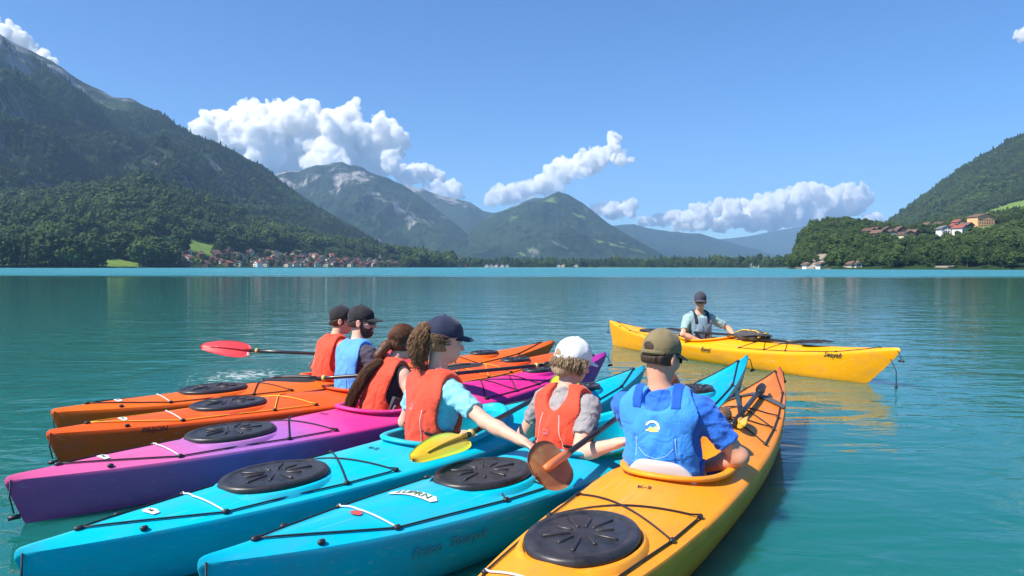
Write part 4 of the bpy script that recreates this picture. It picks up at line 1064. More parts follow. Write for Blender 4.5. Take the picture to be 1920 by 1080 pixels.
    def hand(s, P, sd, curl, nrm):
        a, e_, b = s.arm[sd]; u = (b - e_) / np.linalg.norm(b - e_); n = np.array(nrm, np.float32); n = n - u * float(n @ u); n /= np.linalg.norm(n); v = np.cross(u, n) * (1 if sd < 0 else -1)
        k = s.k * (.92 if s.w < 1 else 1)
        c0 = b + u * .045 * k; q = np.stack([(P - c0) @ u, (P - c0) @ v, (P - c0) @ n], 1)
        d = smin(cone(P, b - u * .01, b + u * .03 * k, .027 * k, .026 * k), ell(q, (.005, 0, 0), (.052 * k, .040 * k, .017 * k)), .015)
        for i, (yy, l_) in enumerate(((.030, .072), (.010, .082), (-.010, .077), (-.029, .060))):
            p = b + (u * .080 + v * yy * 1.05) * k; an = 0; dirn = u + v * yy * .8
            rr = .0095 * k
            for j, f_ in enumerate((.45, .32, .25)):
                an += curl * (.55, 1.0, .8)[j]; dv = dirn * math.cos(an) + n * math.sin(an); dv /= np.linalg.norm(dv); p2 = p + dv * l_ * f_ * k
                d = smin(d, cone(P, p, p2, rr, rr * .9), .0045); p = p2; rr *= .92
        p = b + (u * .025 + v * .030) * k; dv = u * .65 + v * .75 + n * .25 * (1 + curl); dv /= np.linalg.norm(dv); p2 = p + dv * .042 * k
        d = smin(d, cone(P, p, p2, .014 * k, .011 * k), .010); dv = u * .9 + v * .25 + n * .5 * curl; dv /= np.linalg.norm(dv)
        return smin(d, cone(P, p2, p2 + dv * .034 * k, .0105 * k, .008 * k), .006)
    def legs(s, P):
        d = None
        for sd in (-1, 1):
            a = s.pel + np.array((.02, sd * .085 * s.w, -.01), np.float32); b = np.array((.46, sd * .13, .15), np.float32); c = np.array((.86, sd * .09, .02), np.float32)
            x = smin(cone(P, a, b, .085, .062), cone(P, b, c, .058, .04), .02); x = smin(x, cone(P, c, c + np.array((.06, 0, .11), np.float32), .038, .028), .02)
            d = x if d is None else np.minimum(d, x)
        return d
    def build_body(s, curl=(.7, .7), nrm=((0, .3, -1), (0, -.3, -1)), h=.0072):
        # arms shape after their plan: hands on both sides
        def f(P):
            d = smin(s.torso(P), s.neck(P), .03); d = smin(d, s.head(P), .018); d = smin(d, s.armd(P), .035); d = smin(d, s.legs(P), .03)
            for i, sd in enumerate((-1, 1)): d = smin(d, s.hand(P, sd, curl[i], nrm[i]), .012)
            return d
        xs = [s.arm[k][j] for k in (-1, 1) for j in range(3)]
        lo = np.minimum(np.min(xs, 0) - .22, (-.30, -.36, -.10)); hi = np.maximum(np.max(xs, 0) + .22, (1.0, .36, s.hc[2] + .2))
        s.body = sdf_obj('body', f, lo, hi, h, s.skin, s.obj); s.lo, s.hi = lo, hi
    def part(s, name, f, lo, hi, m, h=.0075, parent=None): return sdf_obj(name, f, lo, hi, h, m, parent or s.obj)
    def tbox(s): return (-.36, -.40, -.10), (.36, .40, .80)
    def shirt(s, m, sleeve=.62, name='shirt', neck=.064):
        def f(P):
            q = s.tq(P)
            d = s.torso(P) - .009
            if sleeve:
                for sd in (-1, 1):
                    a, e_, b = s.arm[sd]; u = (e_ - a) / np.linalg.norm(e_ - a); kk = (.9 if s.w < 1 else 1) * s.k
                    x = cone(P, a, a + (e_ - a) * .7, .070 * kk, .061 * kk); t_ = (P - a) @ u; x = smax(x, t_ - sleeve * .285 * s.k, .006)
                    d = smin(d, x, .035)
                w_ = np.sin(P[:, 0] * 61 + 3 * np.sin(P[:, 2] * 37)) * np.sin(P[:, 2] * 53 + P[:, 1] * 40) * .004 + np.sin(P[:, 1] * 75 + 2.5 * np.sin(P[:, 2] * 31 + P[:, 0] * 28)) * np.sin(P[:, 0] * 47 + P[:, 2] * 66) * .0035
                d = d + w_
            d = smax(d, -ell(q, (.015, 0, .60), (neck + .02, neck, .075)), .008)
            return d
        lo = np.minimum(np.array((-.36, -.48, -.08)), np.min([s.arm[k][1] for k in (-1, 1)], 0) - .1); hi = np.maximum(np.array((.36, .48, .80)), np.max([s.arm[k][1] for k in (-1, 1)], 0) + .1)
        return s.part(name, f, lo, hi, m)
    def vest_f(s, off=.034, notch=.0, arm=.098, zlo=.10, neck=(.085, .095)):
        def f(P):
            q = s.tq(P); aq = q / np.array((1, s.w, 1), np.float32); aq[:, 1] = np.abs(aq[:, 1])
            d = s.torso(P) - off
            d = d - .004 * np.sin(q[:, 2] * 42 + 2 * np.sin(q[:, 1] * 25)) * np.sin(q[:, 1] * 33 + 1.3) * 1.0 - .003 * np.sin(q[:, 2] * 95 + 3 * np.sin(q[:, 1] * 30)) * np.exp(-((q[:, 2] - .16) / .07) ** 2)
            d = d + .007 * np.exp(-((aq[:, 1] - .095) / .007) ** 2) * (q[:, 2] < .36)
            d = smax(d, zlo - q[:, 2] - .012 * np.cos(q[:, 1] * 12), .014)
            d = smax(d, -cone(aq, (0, .212, .335), (.0, .235, .56), arm, arm), .014)
            d = smax(d, -ell(q, (.03, 0, .60), (neck[0] + .03, neck[1] * s.w, .125)), .012)
            if notch: d = smax(d, -ell(q, (-.13, 0, .53), (.12, .072 * s.w, notch)), .012)
            return d
        return f
    def vest(s, m, piping=None, **kw):
        s.vf = s.vest_f(**kw); lo, hi = s.tbox(); s.vo = s.part('vest', s.vf, lo, hi, m); return s.vo
    def band(s, name, z0, z1, m, off=.037, parent=None, cond=None):
        def f(P):
            q = s.tq(P); d = np.maximum(s.vf(P) - (off - .034), np.maximum(z0 - q[:, 2], q[:, 2] - z1))
            if cond is not None: d = np.maximum(d, cond(q))
            return d
        lo, hi = s.tbox(); return s.part(name, f, lo, hi, m, .006, parent or s.vo)
    def surf(s, y, z, f=None, side='back'):
        """point on the garment skin seen from behind (or from the front), torso coordinates y, z"""
        f = f or s.vf; xs = np.linspace(-.30, .30, 301).astype(np.float32)
        if side == 'front': xs = xs[::-1]
        Q = np.stack([xs, np.full(301, y), np.full(301, z)], 1).astype(np.float32)
        P = (Q * s.k) @ s.T.T + s.pel; d = f(P); k = int(np.argmax(d < 0))
        return Vector(P[k]) if (d < 0).any() else None
    def emblem(s, name, yz, m, side='back', w=.003, parent=None):
        """flat print moulded on the fabric: polygon fan in torso y,z"""
        pts = [s.surf(y, z, side=side) for y, z in yz]
        if any(p is None for p in pts): return
        c = sum(pts, Vector()) / len(pts); n = (pts[1] - pts[0]).cross(pts[2] - pts[0]).normalized(); out = Vector(s.T @ np.array((-1 if side == 'back' else 1, 0, 0), np.float32))
        v = [p + out * .0035 for p in pts] + [p - out * .002 for p in pts]; n_ = len(pts); c1 = s.surf(sum(a for a, _ in yz) / n_, sum(b for _, b in yz) / n_, side=side) + out * .0035
        v.append(c1); f = [(i, (i + 1) % n_, 2 * n_) for i in range(n_)] + [(i, n_ + i, n_ + (i + 1) % n_, (i + 1) % n_) for i in range(n_)]
        return pyd(name, v, f, m, parent or s.vo)
    def line(s, name, yz, m, r=.0035, side='back'):
        pts = []
        for (a, b), (c, d) in zip(yz, yz[1:]):
            for k in range(10): p = s.surf(a + (c - a) * k / 10, b + (d - b) * k / 10, side=side); pts.append(p)
        pts = [p for p in pts if p is not None]
        if len(pts) > 3: return tube(name, pts, r, m, s.vo, 5)
    def palm_logo(s, m1, m2, y, z, r=.03):
        arc = [(y + r * 1.0 * math.cos(a), z + r * 1.0 * math.sin(a)) for a in np.linspace(.3, 3.3, 9)] + [(y + r * .72 * math.cos(a), z + r * .72 * math.sin(a)) for a in np.linspace(3.2, .5, 8)]
        pts = [s.surf(a, b) for a, b in arc]
        if all(p is not None for p in pts):
            out = Vector(s.T @ np.array((-.0035, 0, 0), np.float32)); v = [p + out for p in pts] + [p for p in pts]; n_ = len(pts)
            f = [(i, i + 1, n_ - 2 - i, n_ - 1 - i) for i in range(8) if n_ - 2 - i > i] + [(i, n_ + i, n_ + (i + 1) % n_, (i + 1) % n_) for i in range(n_)]
            pyd('emblem', v, f, m1, s.vo)
        s.emblem('emblem', [(y - r * .9, z - r * .35), (y - r * .5, z + r * .25), (y - r * .1, z), (y + r * .3, z + r * .2), (y + r * .55, z - r * .1), (y + r * 1.0, z - r * .35), (y, z - r * .5)], m2)
    def cap(s, m, hole=True, brim=True, tilt=0, g=0.0):
        Tq = rot('Y', tilt); s.capT = Tq
        s.dome0 = lambda P: ell(s.hq(P) @ Tq, (-.012, 0, .040), (.110 + g, .087 + g, .098 + g)) * s.k
        def dome(P):
            q = s.hq(P) @ Tq; d = ell(q, (-.012, 0, .040), (.110 + g, .087 + g, .098 + g))
            d = d - .0012 * np.cos(np.arctan2(q[:, 1], q[:, 0] + .012) * 6)
            d = smax(d, .024 - q[:, 2] - .34 * np.clip(-q[:, 0], 0, 1), .006)
            if hole: d = smax(d, -ell(q, (-.125 - g, 0, .028), (.035, .034, .024)), .004)
            return d * s.k
        c = s.hc; lo, hi = c - .24, c + .24
        s.dome = dome; o = s.part('cap', dome, lo, hi, m, .0045)
        if brim:
            def br(P):
                q = s.hq(P) @ Tq; x, y, z = q[:, 0], q[:, 1], q[:, 2]
                e2 = (np.sqrt(((x - .075) / .095) ** 2 + (y / .072) ** 2) - 1) * .07
                zs = .036 - 7.5 * y ** 2 * .7 - .25 * np.clip(x - .08, 0, 1)
                return np.maximum(np.maximum(e2, np.abs(z - zs) - .0045), .03 - x) * s.k
            s.part('brim', br, lo, hi, m, .0038, o)
        # button and seams
        top = Vector(c + s.Hd @ (Tq @ np.array((-.012, 0, .139 + g), np.float32)) * s.k)
        tube('button', [top - Vector((0, 0, .003)), top + Vector((0, 0, .004))], .008, m, o, 8)
        if hole:
            def st(P):
                q = s.hq(P) @ Tq; d = np.abs(ell(q, (-.012, 0, .036), (.112 + g, .089 + g, .098))) - .0035; d = np.maximum(d, np.abs(q[:, 2] - .006) - .009); return np.maximum(d, q[:, 0] + .075) * s.k
            s.part('cap_strap', st, lo, hi, m, .004, o)
        return o
    def short_hair(s, m, low=-.055, name='hair', off=.008, full=False, ears=True, front=None):
        def f(P):
            q = s.hq(P); d = ell(q, (-.014, 0, .030), (.102 + off, .079 + off, .096 + off)); d = smin(d, ell(q, (-.045, 0, -.02), (.066 + off, .060 + off, .06)), .02)
            d = d + .002 * np.sin(q[:, 1] * 300 + q[:, 2] * 60)
            fr = front if front is not None else (.062 if full else .030)
            d = smax(d, q[:, 0] - fr - .35 * np.clip(q[:, 2] - .03, 0, 1), .01); d = smax(d, (low + .25 * np.clip(q[:, 0] + .02, 0, 1)) - q[:, 2], .01)
            aq = np.abs(q[:, 1]); ear = ell(np.stack([q[:, 0], aq, q[:, 2]], 1), (.004, .088, -.012), (.030, .020, .036)); d = (smax(d, -ear, .006) if ears else d) * s.k
            if hasattr(s, 'dome0'):
                qt = q @ s.capT; d = np.maximum(d, np.minimum(s.dome0(P) + .004, (qt[:, 2] - .022 + .34 * np.clip(-qt[:, 0], 0, 1))))
            return d
        c = s.hc; return s.part(name, f, c - .24, c + .24, m, .0048)
    def strand_mass(s, name, pts, m, amp=.008, fx=55, h=.006, parent=None, ref='head', curly=False):
        A = []
        for (x, y, z, r) in pts:
            p = (s.hc + s.Hd @ (np.array((x, y, z), np.float32) * s.k)) if ref == 'head' else (s.pel + s.T @ (np.array((x, y, z), np.float32) * s.k)); A.append((p, r))
        def f(P):
            d = None
            for (a, ra), (b, rb) in zip(A, A[1:]):
                x = cone(P, a, b, ra, rb); d = x if d is None else smin(d, x, .02)
            if curly:
                n = np.zeros(len(P)); m_ = np.abs(d) < .05
                if m_.any(): n[m_] = fbm(P[m_] * 48, 2, 3)
                return (d + n * amp).astype(np.float32)
            return d + amp * .18 * np.sin(P[:, 0] * fx * 5 + P[:, 2] * 9) * np.sin(P[:, 1] * fx * 5 + P[:, 2] * 12)
        Ps = np.array([a for a, _ in A]); mr = max(r for _, r in A) + .04
        return s.part(name, f, Ps.min(0) - mr, Ps.max(0) + mr, m, h, parent)
    def _strands(s, name, paths, m, r_):
        V = []; Fc = []
        for pts in paths:
            n = len(pts); k0 = len(V)
            for i, p in enumerate(pts):
                t = (pts[min(i + 1, n - 1)] - pts[max(i - 1, 0)]); t = t / (np.linalg.norm(t) + 1e-9); a = np.cross(t, (.3, .5, .8)); a /= np.linalg.norm(a) + 1e-9; b = np.cross(t, a); rr = r_ * (1 if i < n - 1 else .3)
                for c in range(3): V.append(p + (a * math.cos(c * 2.094) + b * math.sin(c * 2.094)) * rr)
            for i in range(n - 1):
                for c in range(3): q = k0 + i * 3; Fc.append((q + c, q + (c + 1) % 3, q + 3 + (c + 1) % 3, q + 3 + c))
        o = pyd(name, V, Fc, m, s.obj, True); o['kind'] = 'stuff'; return o
    def strands(s, name, pts, m, n, ref='head', wave=.003, wf=1.5, r_=.0017):
        A = [((s.hc + s.Hd @ (np.array(p[:3], np.float32) * s.k)) if ref == 'head' else (s.pel + s.T @ (np.array(p[:3], np.float32) * s.k)), p[3]) for p in pts]
        g = np.random.default_rng(len(name) + n); T_ = np.linspace(0, len(A) - 1, 5 * (len(A) - 1) + 1); C = np.array([a for a, _ in A]); Rr = np.array([b for _, b in A]); out = []
        sm = lambda arr, t: np.stack([np.interp(t, np.arange(len(A)), arr[:, k]) for k in range(3)], 1)
        base = sm(C, T_); base[1:-1] = (base[:-2] + base[2:] + 2 * base[1:-1]) / 4; rad = np.interp(T_, np.arange(len(A)), Rr)
        for _ in range(n):
            d = g.normal(size=3); d /= np.linalg.norm(d); q = g.uniform(.55, 1.08); ph = g.uniform(0, 6.28, 3); L_ = g.uniform(.7, 1.0)
            m_ = T_ <= T_[-1] * L_ + .01; w_ = np.stack([np.sin(T_ * wf * 2.2 + ph[k]) for k in range(3)], 1) * wave
            out.append((base + d * (rad * q)[:, None] + w_)[m_])
        return s._strands(name, out, m, r_ * s.k)
    def skull_strands(s, m, n, tie, zmax=.14, name='combed_hair'):
        g = np.random.default_rng(n); out = []; r3 = np.array((.117, .095, .112)); c0 = np.array((-.014, 0, .030)); tie = np.array(tie, float)
        while len(out) < n:
            d = g.normal(size=3); d /= np.linalg.norm(d)
            if d[2] < -.45 or d[0] > .62 or (d[2] < .25 and d[0] > .25): continue
            p = c0 + d * r3 * .5
            if (c0 + d * r3)[2] > zmax: continue
            e = (tie - c0) / r3; e /= np.linalg.norm(e); jit = g.normal(size=3) * .10; pts = []
            for t in np.linspace(0, 1, 9):
                v = d * (1 - t) + (e + jit * (1 - t)) * t; v /= np.linalg.norm(v); pts.append(s.hc + s.Hd @ ((c0 + v * r3 * (1.0 + g.uniform(-.004, .012))) * s.k))
            out.append(np.array(pts))
        return s._strands(name, out, m, .0019)
    def face(s, glasses=False, beard=None):
        for y in (-1, 1):
            p = Vector(s.hc + s.Hd @ (np.array((.083, y * .031, .000), np.float32) * s.k))
            bm = bmesh.new(); bmesh.ops.create_uvsphere(bm, u_segments=10, v_segments=8, radius=.0115 * s.k); bmesh.ops.translate(bm, verts=bm.verts, vec=p); eo = bmobj('eye', bm, m_eye, s.obj, True)
            q = Vector(s.hc + s.Hd @ (np.array((.0915, y * .031, .000), np.float32) * s.k))
            bm = bmesh.new(); bmesh.ops.create_uvsphere(bm, u_segments=8, v_segments=6, radius=.005 * s.k); bmesh.ops.translate(bm, verts=bm.verts, vec=q); bmobj('iris', bm, m_iris, eo, True)
        if glasses:
            def gl(P):
                q = s.hq(P); aq = q.copy(); aq[:, 1] = np.abs(aq[:, 1])
                d = np.abs(ell(q, (.02, 0, .002), (.088, .083, .12))) - .0035; win = np.maximum(np.abs(aq[:, 1] - .036) - .029, np.abs(q[:, 2] - .002) - .019); d1 = np.maximum(np.maximum(d, win), .03 - q[:, 0])
                d2 = np.maximum(np.maximum(d, np.abs(q[:, 2] - .010) - .005), np.maximum(q[:, 0] - .09, -.02 - q[:, 0])); return np.minimum(d1, d2) * s.k
            c = s.hc; s.part('sunglasses', gl, c - .2, c + .2, m_lens, .004)
        if beard is not None:
            def bd(P):
                q = s.hq(P); d = ell(q, (.022, 0, -.045), (.073, .066, .088)); d = smin(d, ell(q, (.050, 0, -.092), (.042, .042, .034)), .02)
                d = smax(d, q[:, 2] + .035 - .45 * np.clip(.05 - q[:, 0], 0, 1) * .6, .008); d = smax(d, .0 - q[:, 0], .01); return smax(d, -ell(q, (.098, 0, -.068), (.014, .022, .008)), .004) * s.k
            c = s.hc; s.part('beard', bd, c - .2, c + .2, beard, .0048)
    def buckle(s, y, z, side='back', sx_=.03):
        p = s.surf(y, z, side=side)
        if p is not None: rbox('buckle', p, (.03, .03, .045), m_buckle, s.vo, .006)
    def side_pouch(s, sd, z=.20, m=m_black_c):
        """webbing, clip and grey pad on the flank"""
        def prof(P):
            q = s.tq(P); return np.maximum(np.maximum(s.torso(P) - .041, np.abs(q[:, 2] - z) - .075), np.maximum(np.abs(q[:, 0] - .0) - .034, -sd * q[:, 1] + .06)) * 1.0
        lo, hi = s.tbox(); s.part('side_panel', prof, lo, hi, m, .007, s.vo)
        def clip(P):
            q = s.tq(P); return np.maximum(np.maximum(s.torso(P) - .050, np.abs(q[:, 2] - z + .01) - .030), np.maximum(np.abs(q[:, 0]) - .013, -sd * q[:, 1] + .06))
        s.part('buckle', clip, lo, hi, m_buckle, .006, s.vo)
def wl(K, fwd, base, p):   # world point -> person coordinates of a rider in kayak K
    e, S, D, xs_ = K; M = e.matrix_basis @ Matrix.Translation((xs_ + .06 + fwd, 0, base)); return tuple(M.inverted() @ Vector(p))
# 1 - rear orange kayak
p1 = Person('person in a red vest and black cap, farthest back of the raft', KA, 1.0, 1.0, fwd=-.08, lean=13, side=0, hyaw=-34, hpitch=4, skin=m_skin_a, rh=(.34, -.22, .30), lh=(.30, .26, .34))
p1.build_body(); p1.vest(m_vred, notch=.0, arm=.112); p1.cap(m_black_c, hole=True); p1.short_hair(m_h_dark); p1.face(True); p1.band('waist_strap', .16, .185, m_black_c, .038); p1.side_pouch(-1)
p1.shirt(m_vred, sleeve=0, name='tank_top', neck=.10)
# 2 - blue vest, plum shirt
p2 = Person('bearded person in a light blue vest over a dark shirt, black cap and sunglasses', KB, 1.03, 1.02, fwd=-.06, lean=7, hyaw=-48, hpitch=2, skin=m_skin_b, rh=(.33, -.24, .30), lh=(.36, .14, .30))
p2.build_body(); p2.shirt(m_tdark, .80); p2.vest(m_vsky, arm=.104); p2.cap(m_black_c); p2.short_hair(m_h_dark, -.045); p2.face(True, m_h_dark); p2.band('waist_strap', .14, .165, m_black_c, .038); p2.line('seam', [(-.09, .12), (-.085, .30), (-.07, .42)], m_piping)
# 3 - long brown ponytail
p3 = Person('person with a very long brown ponytail hanging down a red vest', KC, .97, .92, fwd=-.06, lean=23, side=3, hyaw=-8, hpitch=14, skin=m_skin_b, slim=.88, rh=(.38, -.20, .26), lh=(.38, .16, .26))
p3.build_body(); p3.shirt(m_black_c, sleeve=0, name='strappy_top', neck=.13); p3.vest(m_vred, arm=.112, zlo=.09); p3.side_pouch(-1, .24, m_mesh); p3.band('waist_strap', .13, .155, m_piping_p, .038)
hb = p3.short_hair(m_h_brown, -.085, off=.014, full=True, ears=False)
p3.strand_mass('ponytail', [(-.10, 0, -.02, .034), (-.135, .01, -.05, .036), (-.175, .025, -.13, .034)], m_h_brown, .006)
p3.strands('ponytail_strands', [(-.135, .01, .52, .030), (-.185, .045, .42, .040), (-.20, .075, .26, .042), (-.195, .09, .10, .036), (-.18, .10, -.02, .016)], m_h_brown, 600, ref='torso', wave=.005, r_=.0013)
p3.strands('ponytail_strands', [(-.09, 0, -.015, .034), (-.135, .01, -.05, .040), (-.175, .025, -.13, .036)], m_h_brown, 120)
p3.skull_strands(m_h_brown, 420, (-.105, 0, -.02))
p3.strand_mass('ponytail', [(-.135, .01, .52, .024), (-.185, .045, .42, .026), (-.20, .075, .26, .027), (-.195, .09, .10, .022), (-.18, .10, -.0, .010)], m_h_brown, .006, ref='torso')
tube('hair_tie', [Vector(p3.hc + p3.Hd @ np.array((-.13 + .003 * math.cos(a), .01 + .036 * math.sin(a), -.05 + .036 * math.cos(a)), np.float32)) for a in np.linspace(0, 5.7, 12)], .007, m_black_c, p3.obj, 6, True)
# 4 - turquoise shirt, navy cap, reaching arm
hand4 = wl(KD, 0, 0, (.07, 3.62, .38))
p4 = Person('person in a turquoise shirt, red vest and navy cap, reaching to the next kayak', KD, 1.05, .98, fwd=-.02, lat=-.01, lean=5, side=5, twist=-12, hyaw=-26, hpitch=8, skin=m_skin_b, slim=.92, rh=hand4, re=(-.2, -.3, -.9), lh=(.30, .20, .22), le=(-.5, .5, -.6), hz=.01)
p4.build_body(curl=(.25, .7), nrm=((-.3, -.1, -1), (0, -.3, -1))); p4.shirt(m_tturq, .66); p4.vest(m_vred, arm=.100, zlo=.09); p4.cap(m_navy, hole=False, tilt=-4, g=.006); p4.short_hair(m_h_curl, -.06, off=.010, front=-.004); p4.face(); p4.side_pouch(-1, .19)
p4.band('side_strap', .24, .255, m_black_c, .038, cond=lambda q: .10 - np.abs(q[:, 1])); p4.band('waist_strap', .135, .155, m_black_c, .038); p4.line('seam', [(-.085, .10), (-.08, .24), (-.075, .38)], m_piping_p); p4.line('seam', [(-.10, .10), (-.097, .22)], m_black_c, .003)
p4.strand_mass('curly_ponytail', [(-.085, .0, .045, .034), (-.125, .0, .03, .040), (-.145, .005, -.03, .044), (-.137, .01, -.085, .038), (-.125, .01, -.135, .022)], m_h_curl, .006, curly=True, h=.0052)
p4.strands('curls', [(-.085, .0, .055, .036), (-.125, .0, .035, .056), (-.145, .005, -.03, .066), (-.140, .01, -.09, .052), (-.128, .01, -.175, .030)], m_h_curl, 900, wave=.010, wf=2.3, r_=.0014)
p4.skull_strands(m_h_curl, 160, (-.10, 0, .03), zmax=.03)
p4.palm_logo(m_logo_r, m_logo_r, .01, .36, .024)
# 5 - white cap, grey shirt
hand5 = wl(KE, 0, 0, (.62, 3.62, .40))
p5 = Person('person in a white cap, grey shirt and red vest, left of the man in blue', KE, .96, 1.0, base=-.03, fwd=-.04, lat=.07, lean=9, side=0, twist=-6, hyaw=-22, hpitch=16, skin=m_skin_b, slim=.92, rh=hand5, re=(-.6, -.3, -.8), lh=(.30, .22, .26), le=(-.4, .6, -.5))
p5.build_body(curl=(.9, .7)); p5.shirt(m_tgrey, .62); p5.vest(m_vred, arm=.106, notch=.10, zlo=.09); p5.cap(m_white_c, hole=True, g=.010); p5.short_hair(m_h_blond, -.085, off=.013, full=True, ears=False); p5.face(); p5.side_pouch(-1, .19)
p5.strand_mass('hair_bob', [(-.06, .055, -.05, .030), (-.085, .02, -.062, .034), (-.085, -.02, -.066, .034), (-.055, -.055, -.055, .028)], m_h_blond, .004, curly=True, h=.0052)
for a_ in np.linspace(1.5, 4.8, 9): p5.strands('bob_strands', [(-.01 + .10 * math.cos(a_), .088 * math.sin(a_), .015, .022), (-.01 + .112 * math.cos(a_), .098 * math.sin(a_), -.035, .024), (-.01 + .092 * math.cos(a_), .078 * math.sin(a_), -.082, .014)], m_h_blond, 130, wave=.005, wf=1.9, r_=.0013)
def meshp(P):
    q = p5.tq(P); d = p5.torso(P) - .017; d = np.maximum(d, .16 - q[:, 2]); d = np.maximum(d, q[:, 2] - .47); d = np.maximum(d, .055 * 1 - np.abs(q[:, 1])); return np.maximum(d, q[:, 0] - .02)
p5.part('mesh_panel', meshp, *p5.tbox(), m_mesh, .007, p5.vo); p5.band('side_strap', .24, .255, m_black_c, .038, cond=lambda q: .10 - np.abs(q[:, 1])); p5.band('waist_strap', .135, .155, m_black_c, .038); p5.palm_logo(m_logo_r, m_logo_r, .015, .30, .024)
p5.line('piping', [(-.105, .22), (-.075, .34), (-.06, .42)], m_piping_p); p5.line('piping', [(.105, .22), (.075, .34), (.06, .42)], m_piping_p)
# 6 - man in blue
p6 = Person('man in blue shirt and blue vest with a khaki cap, in the amber kayak', KF, 1.03, 1.06, lat=.05, lean=3, side=-2, twist=5, hyaw=-20, hpitch=14, skin=m_skin_a, rh=(.22, -.14, .24), re=(-.05, -1.0, -.45), lh=(.17, .04, .54), le=(.2, .8, -.6))
p6.build_body(curl=(.8, 1.1), nrm=((0, .5, -1), (-1, -.3, .3))); p6.shirt(m_tblue, .70)
p6.vest(m_vblue, arm=.100, notch=.062, zlo=.07); p6.cap(m_khaki, hole=True); p6.short_hair(m_h_dark, -.048); p6.face(True); p6.side_pouch(-1, .16, m_strap_b)
p6.band('shoulder_strap', .485, .60, m_strap_b, .037, cond=lambda q: np.abs(np.abs(q[:, 1]) - .095) - .024)
p6.line('piping', [(-.092, .09), (-.10, .24), (-.092, .36)], m_piping); p6.line('piping', [(.092, .09), (.10, .24), (.092, .36)], m_piping)
p6.line('piping', [(-.085, .30), (-.05, .265), (0, .25), (.05, .265), (.085, .30)], m_piping, .0025); p6.band('waist_strap', .12, .145, m_strap_b, .037)
p6.palm_logo(m_logo_w, m_logo_y, .012, .395, .036)
def sh6(P): return np.maximum(np.minimum(p6.legs(P) - .012, ell(P, (0, 0, .08), (.15, .20, .13))), P[:, 0] - .40)
p6.part('shorts', sh6, (-.2, -.3, -.1), (.5, .3, .3), m_shorts, .009)
# grey back rest of the amber kayak
e, S, h, L = hl(KF)
def backrest(K, m, w_=.17, hh=.26):
    e, S, D, xs_ = K; x = xs_ - .155; V = []; Fc = []; n_ = 17; zb_ = .10
    for j in range(6):
        f = j / 5
        for i in range(n_):
            a = (i / (n_ - 1) - .5) * 2; z = zb_ + (hh * (1 - .35 * a ** 4)) * f; V.append((x + .055 * a * a - .02 * f, a * w_ * (1 - .12 * f), z))
    for j in range(5):
        for i in range(n_ - 1): k = j * n_ + i; Fc.append((k, k + 1, k + n_ + 1, k + n_))
    o = pyd('backrest', V, Fc, m, e, True); md = o.modifiers.new('thickness', 'SOLIDIFY'); md.thickness = .028; md.offset = 0
    mb = o.modifiers.new('soft', 'SUBSURF'); mb.levels = 1; mb.render_levels = 1; return o
backrest(KF, m_grey_pad, .195, .27)
for K in (KA, KB, KC, KD, KE, KG): backrest(K, m_dark_pad, .16, .17)
# 7 - guide in the yellow kayak
p7 = Person('guide in a grey blue vest and dark cap, seated in the lone yellow kayak', KG, 1.0, .98, lean=3, twist=-22, hyaw=-48, hpitch=6, skin=m_skin_a, rh=(.20, -.16, .26), re=(-.2, -1.0, -.3), lh=(.42, .26, .33), le=(-.2, 1.0, -.2))
p7.build_body(); p7.shirt(m_tteal, .72); p7.vest(m_vgrey, arm=.104); p7.cap(m_dgrey, hole=False); p7.short_hair(m_h_dark); p7.face(True)
p7.band('shoulder_strap', .42, .60, m_black_c, .038, cond=lambda q: np.abs(np.abs(q[:, 1]) - .09) - .022); p7.band('waist_strap', .14, .17, m_black_c, .039)
for y in (-.07, .07): p7.emblem('pocket', [(y - .045, .20), (y + .045, .20), (y + .045, .31), (y - .045, .31)], m_mesh, 'front')
p7.line('zip', [(0, .12), (0, .42)], m_black_c, .004, 'front')

# ================================================================== PADDLES
m_shaft = mat('black_carbon', (.02, .02, .022), .3, .5); m_bl_red = mat('red_blade', (.62, .05, .06), .35, .5); m_bl_dark = mat('smoky_blade', (.035, .028, .026), .35, .5); m_ring = mat('brass_ring', (.55, .42, .12), .35)
def fy(t, b):
    sp = t.nodes.new('ShaderNodeSeparateXYZ'); t.links.new(tc(t, 'Object'), sp.inputs[0])
    n = noise(t, tc(t, 'Object'), 8, 3); t.links.new(ramp(t, math_(t, 'ADD', math_(t, 'ABSOLUTE', math_(t, 'MULTIPLY', sp.outputs[1], 9)), math_(t, 'MULTIPLY', n, .3)), [(.15, (.75, .42, .015)), (.75, (.50, .62, .03))]), b.inputs['Base Color'])
m_bl_yel = mat('yellow_green_blade', (.7, .55, .03), .3, .5, build=fy)
def fw(t, b):
    n = noise(t, tc(t, 'Object', (1, 6, 6)), 7, 5, .65); n2 = noise(t, tc(t, 'Object'), 6, 3)
    c = mix(t, n, (.22, .075, .025), (.42, .16, .06)); c = mix(t, ramp(t, n2, [(.5, g3(0)), (.62, g3(1))]), c, (.38, .22, .09)); t.links.new(c, b.inputs['Base Color'])
m_bl_wood = mat('brown_wood_blade', (.3, .12, .06), .55, .2, build=fw); m_spine = mat('orange_spine', (.62, .17, .05), .45)
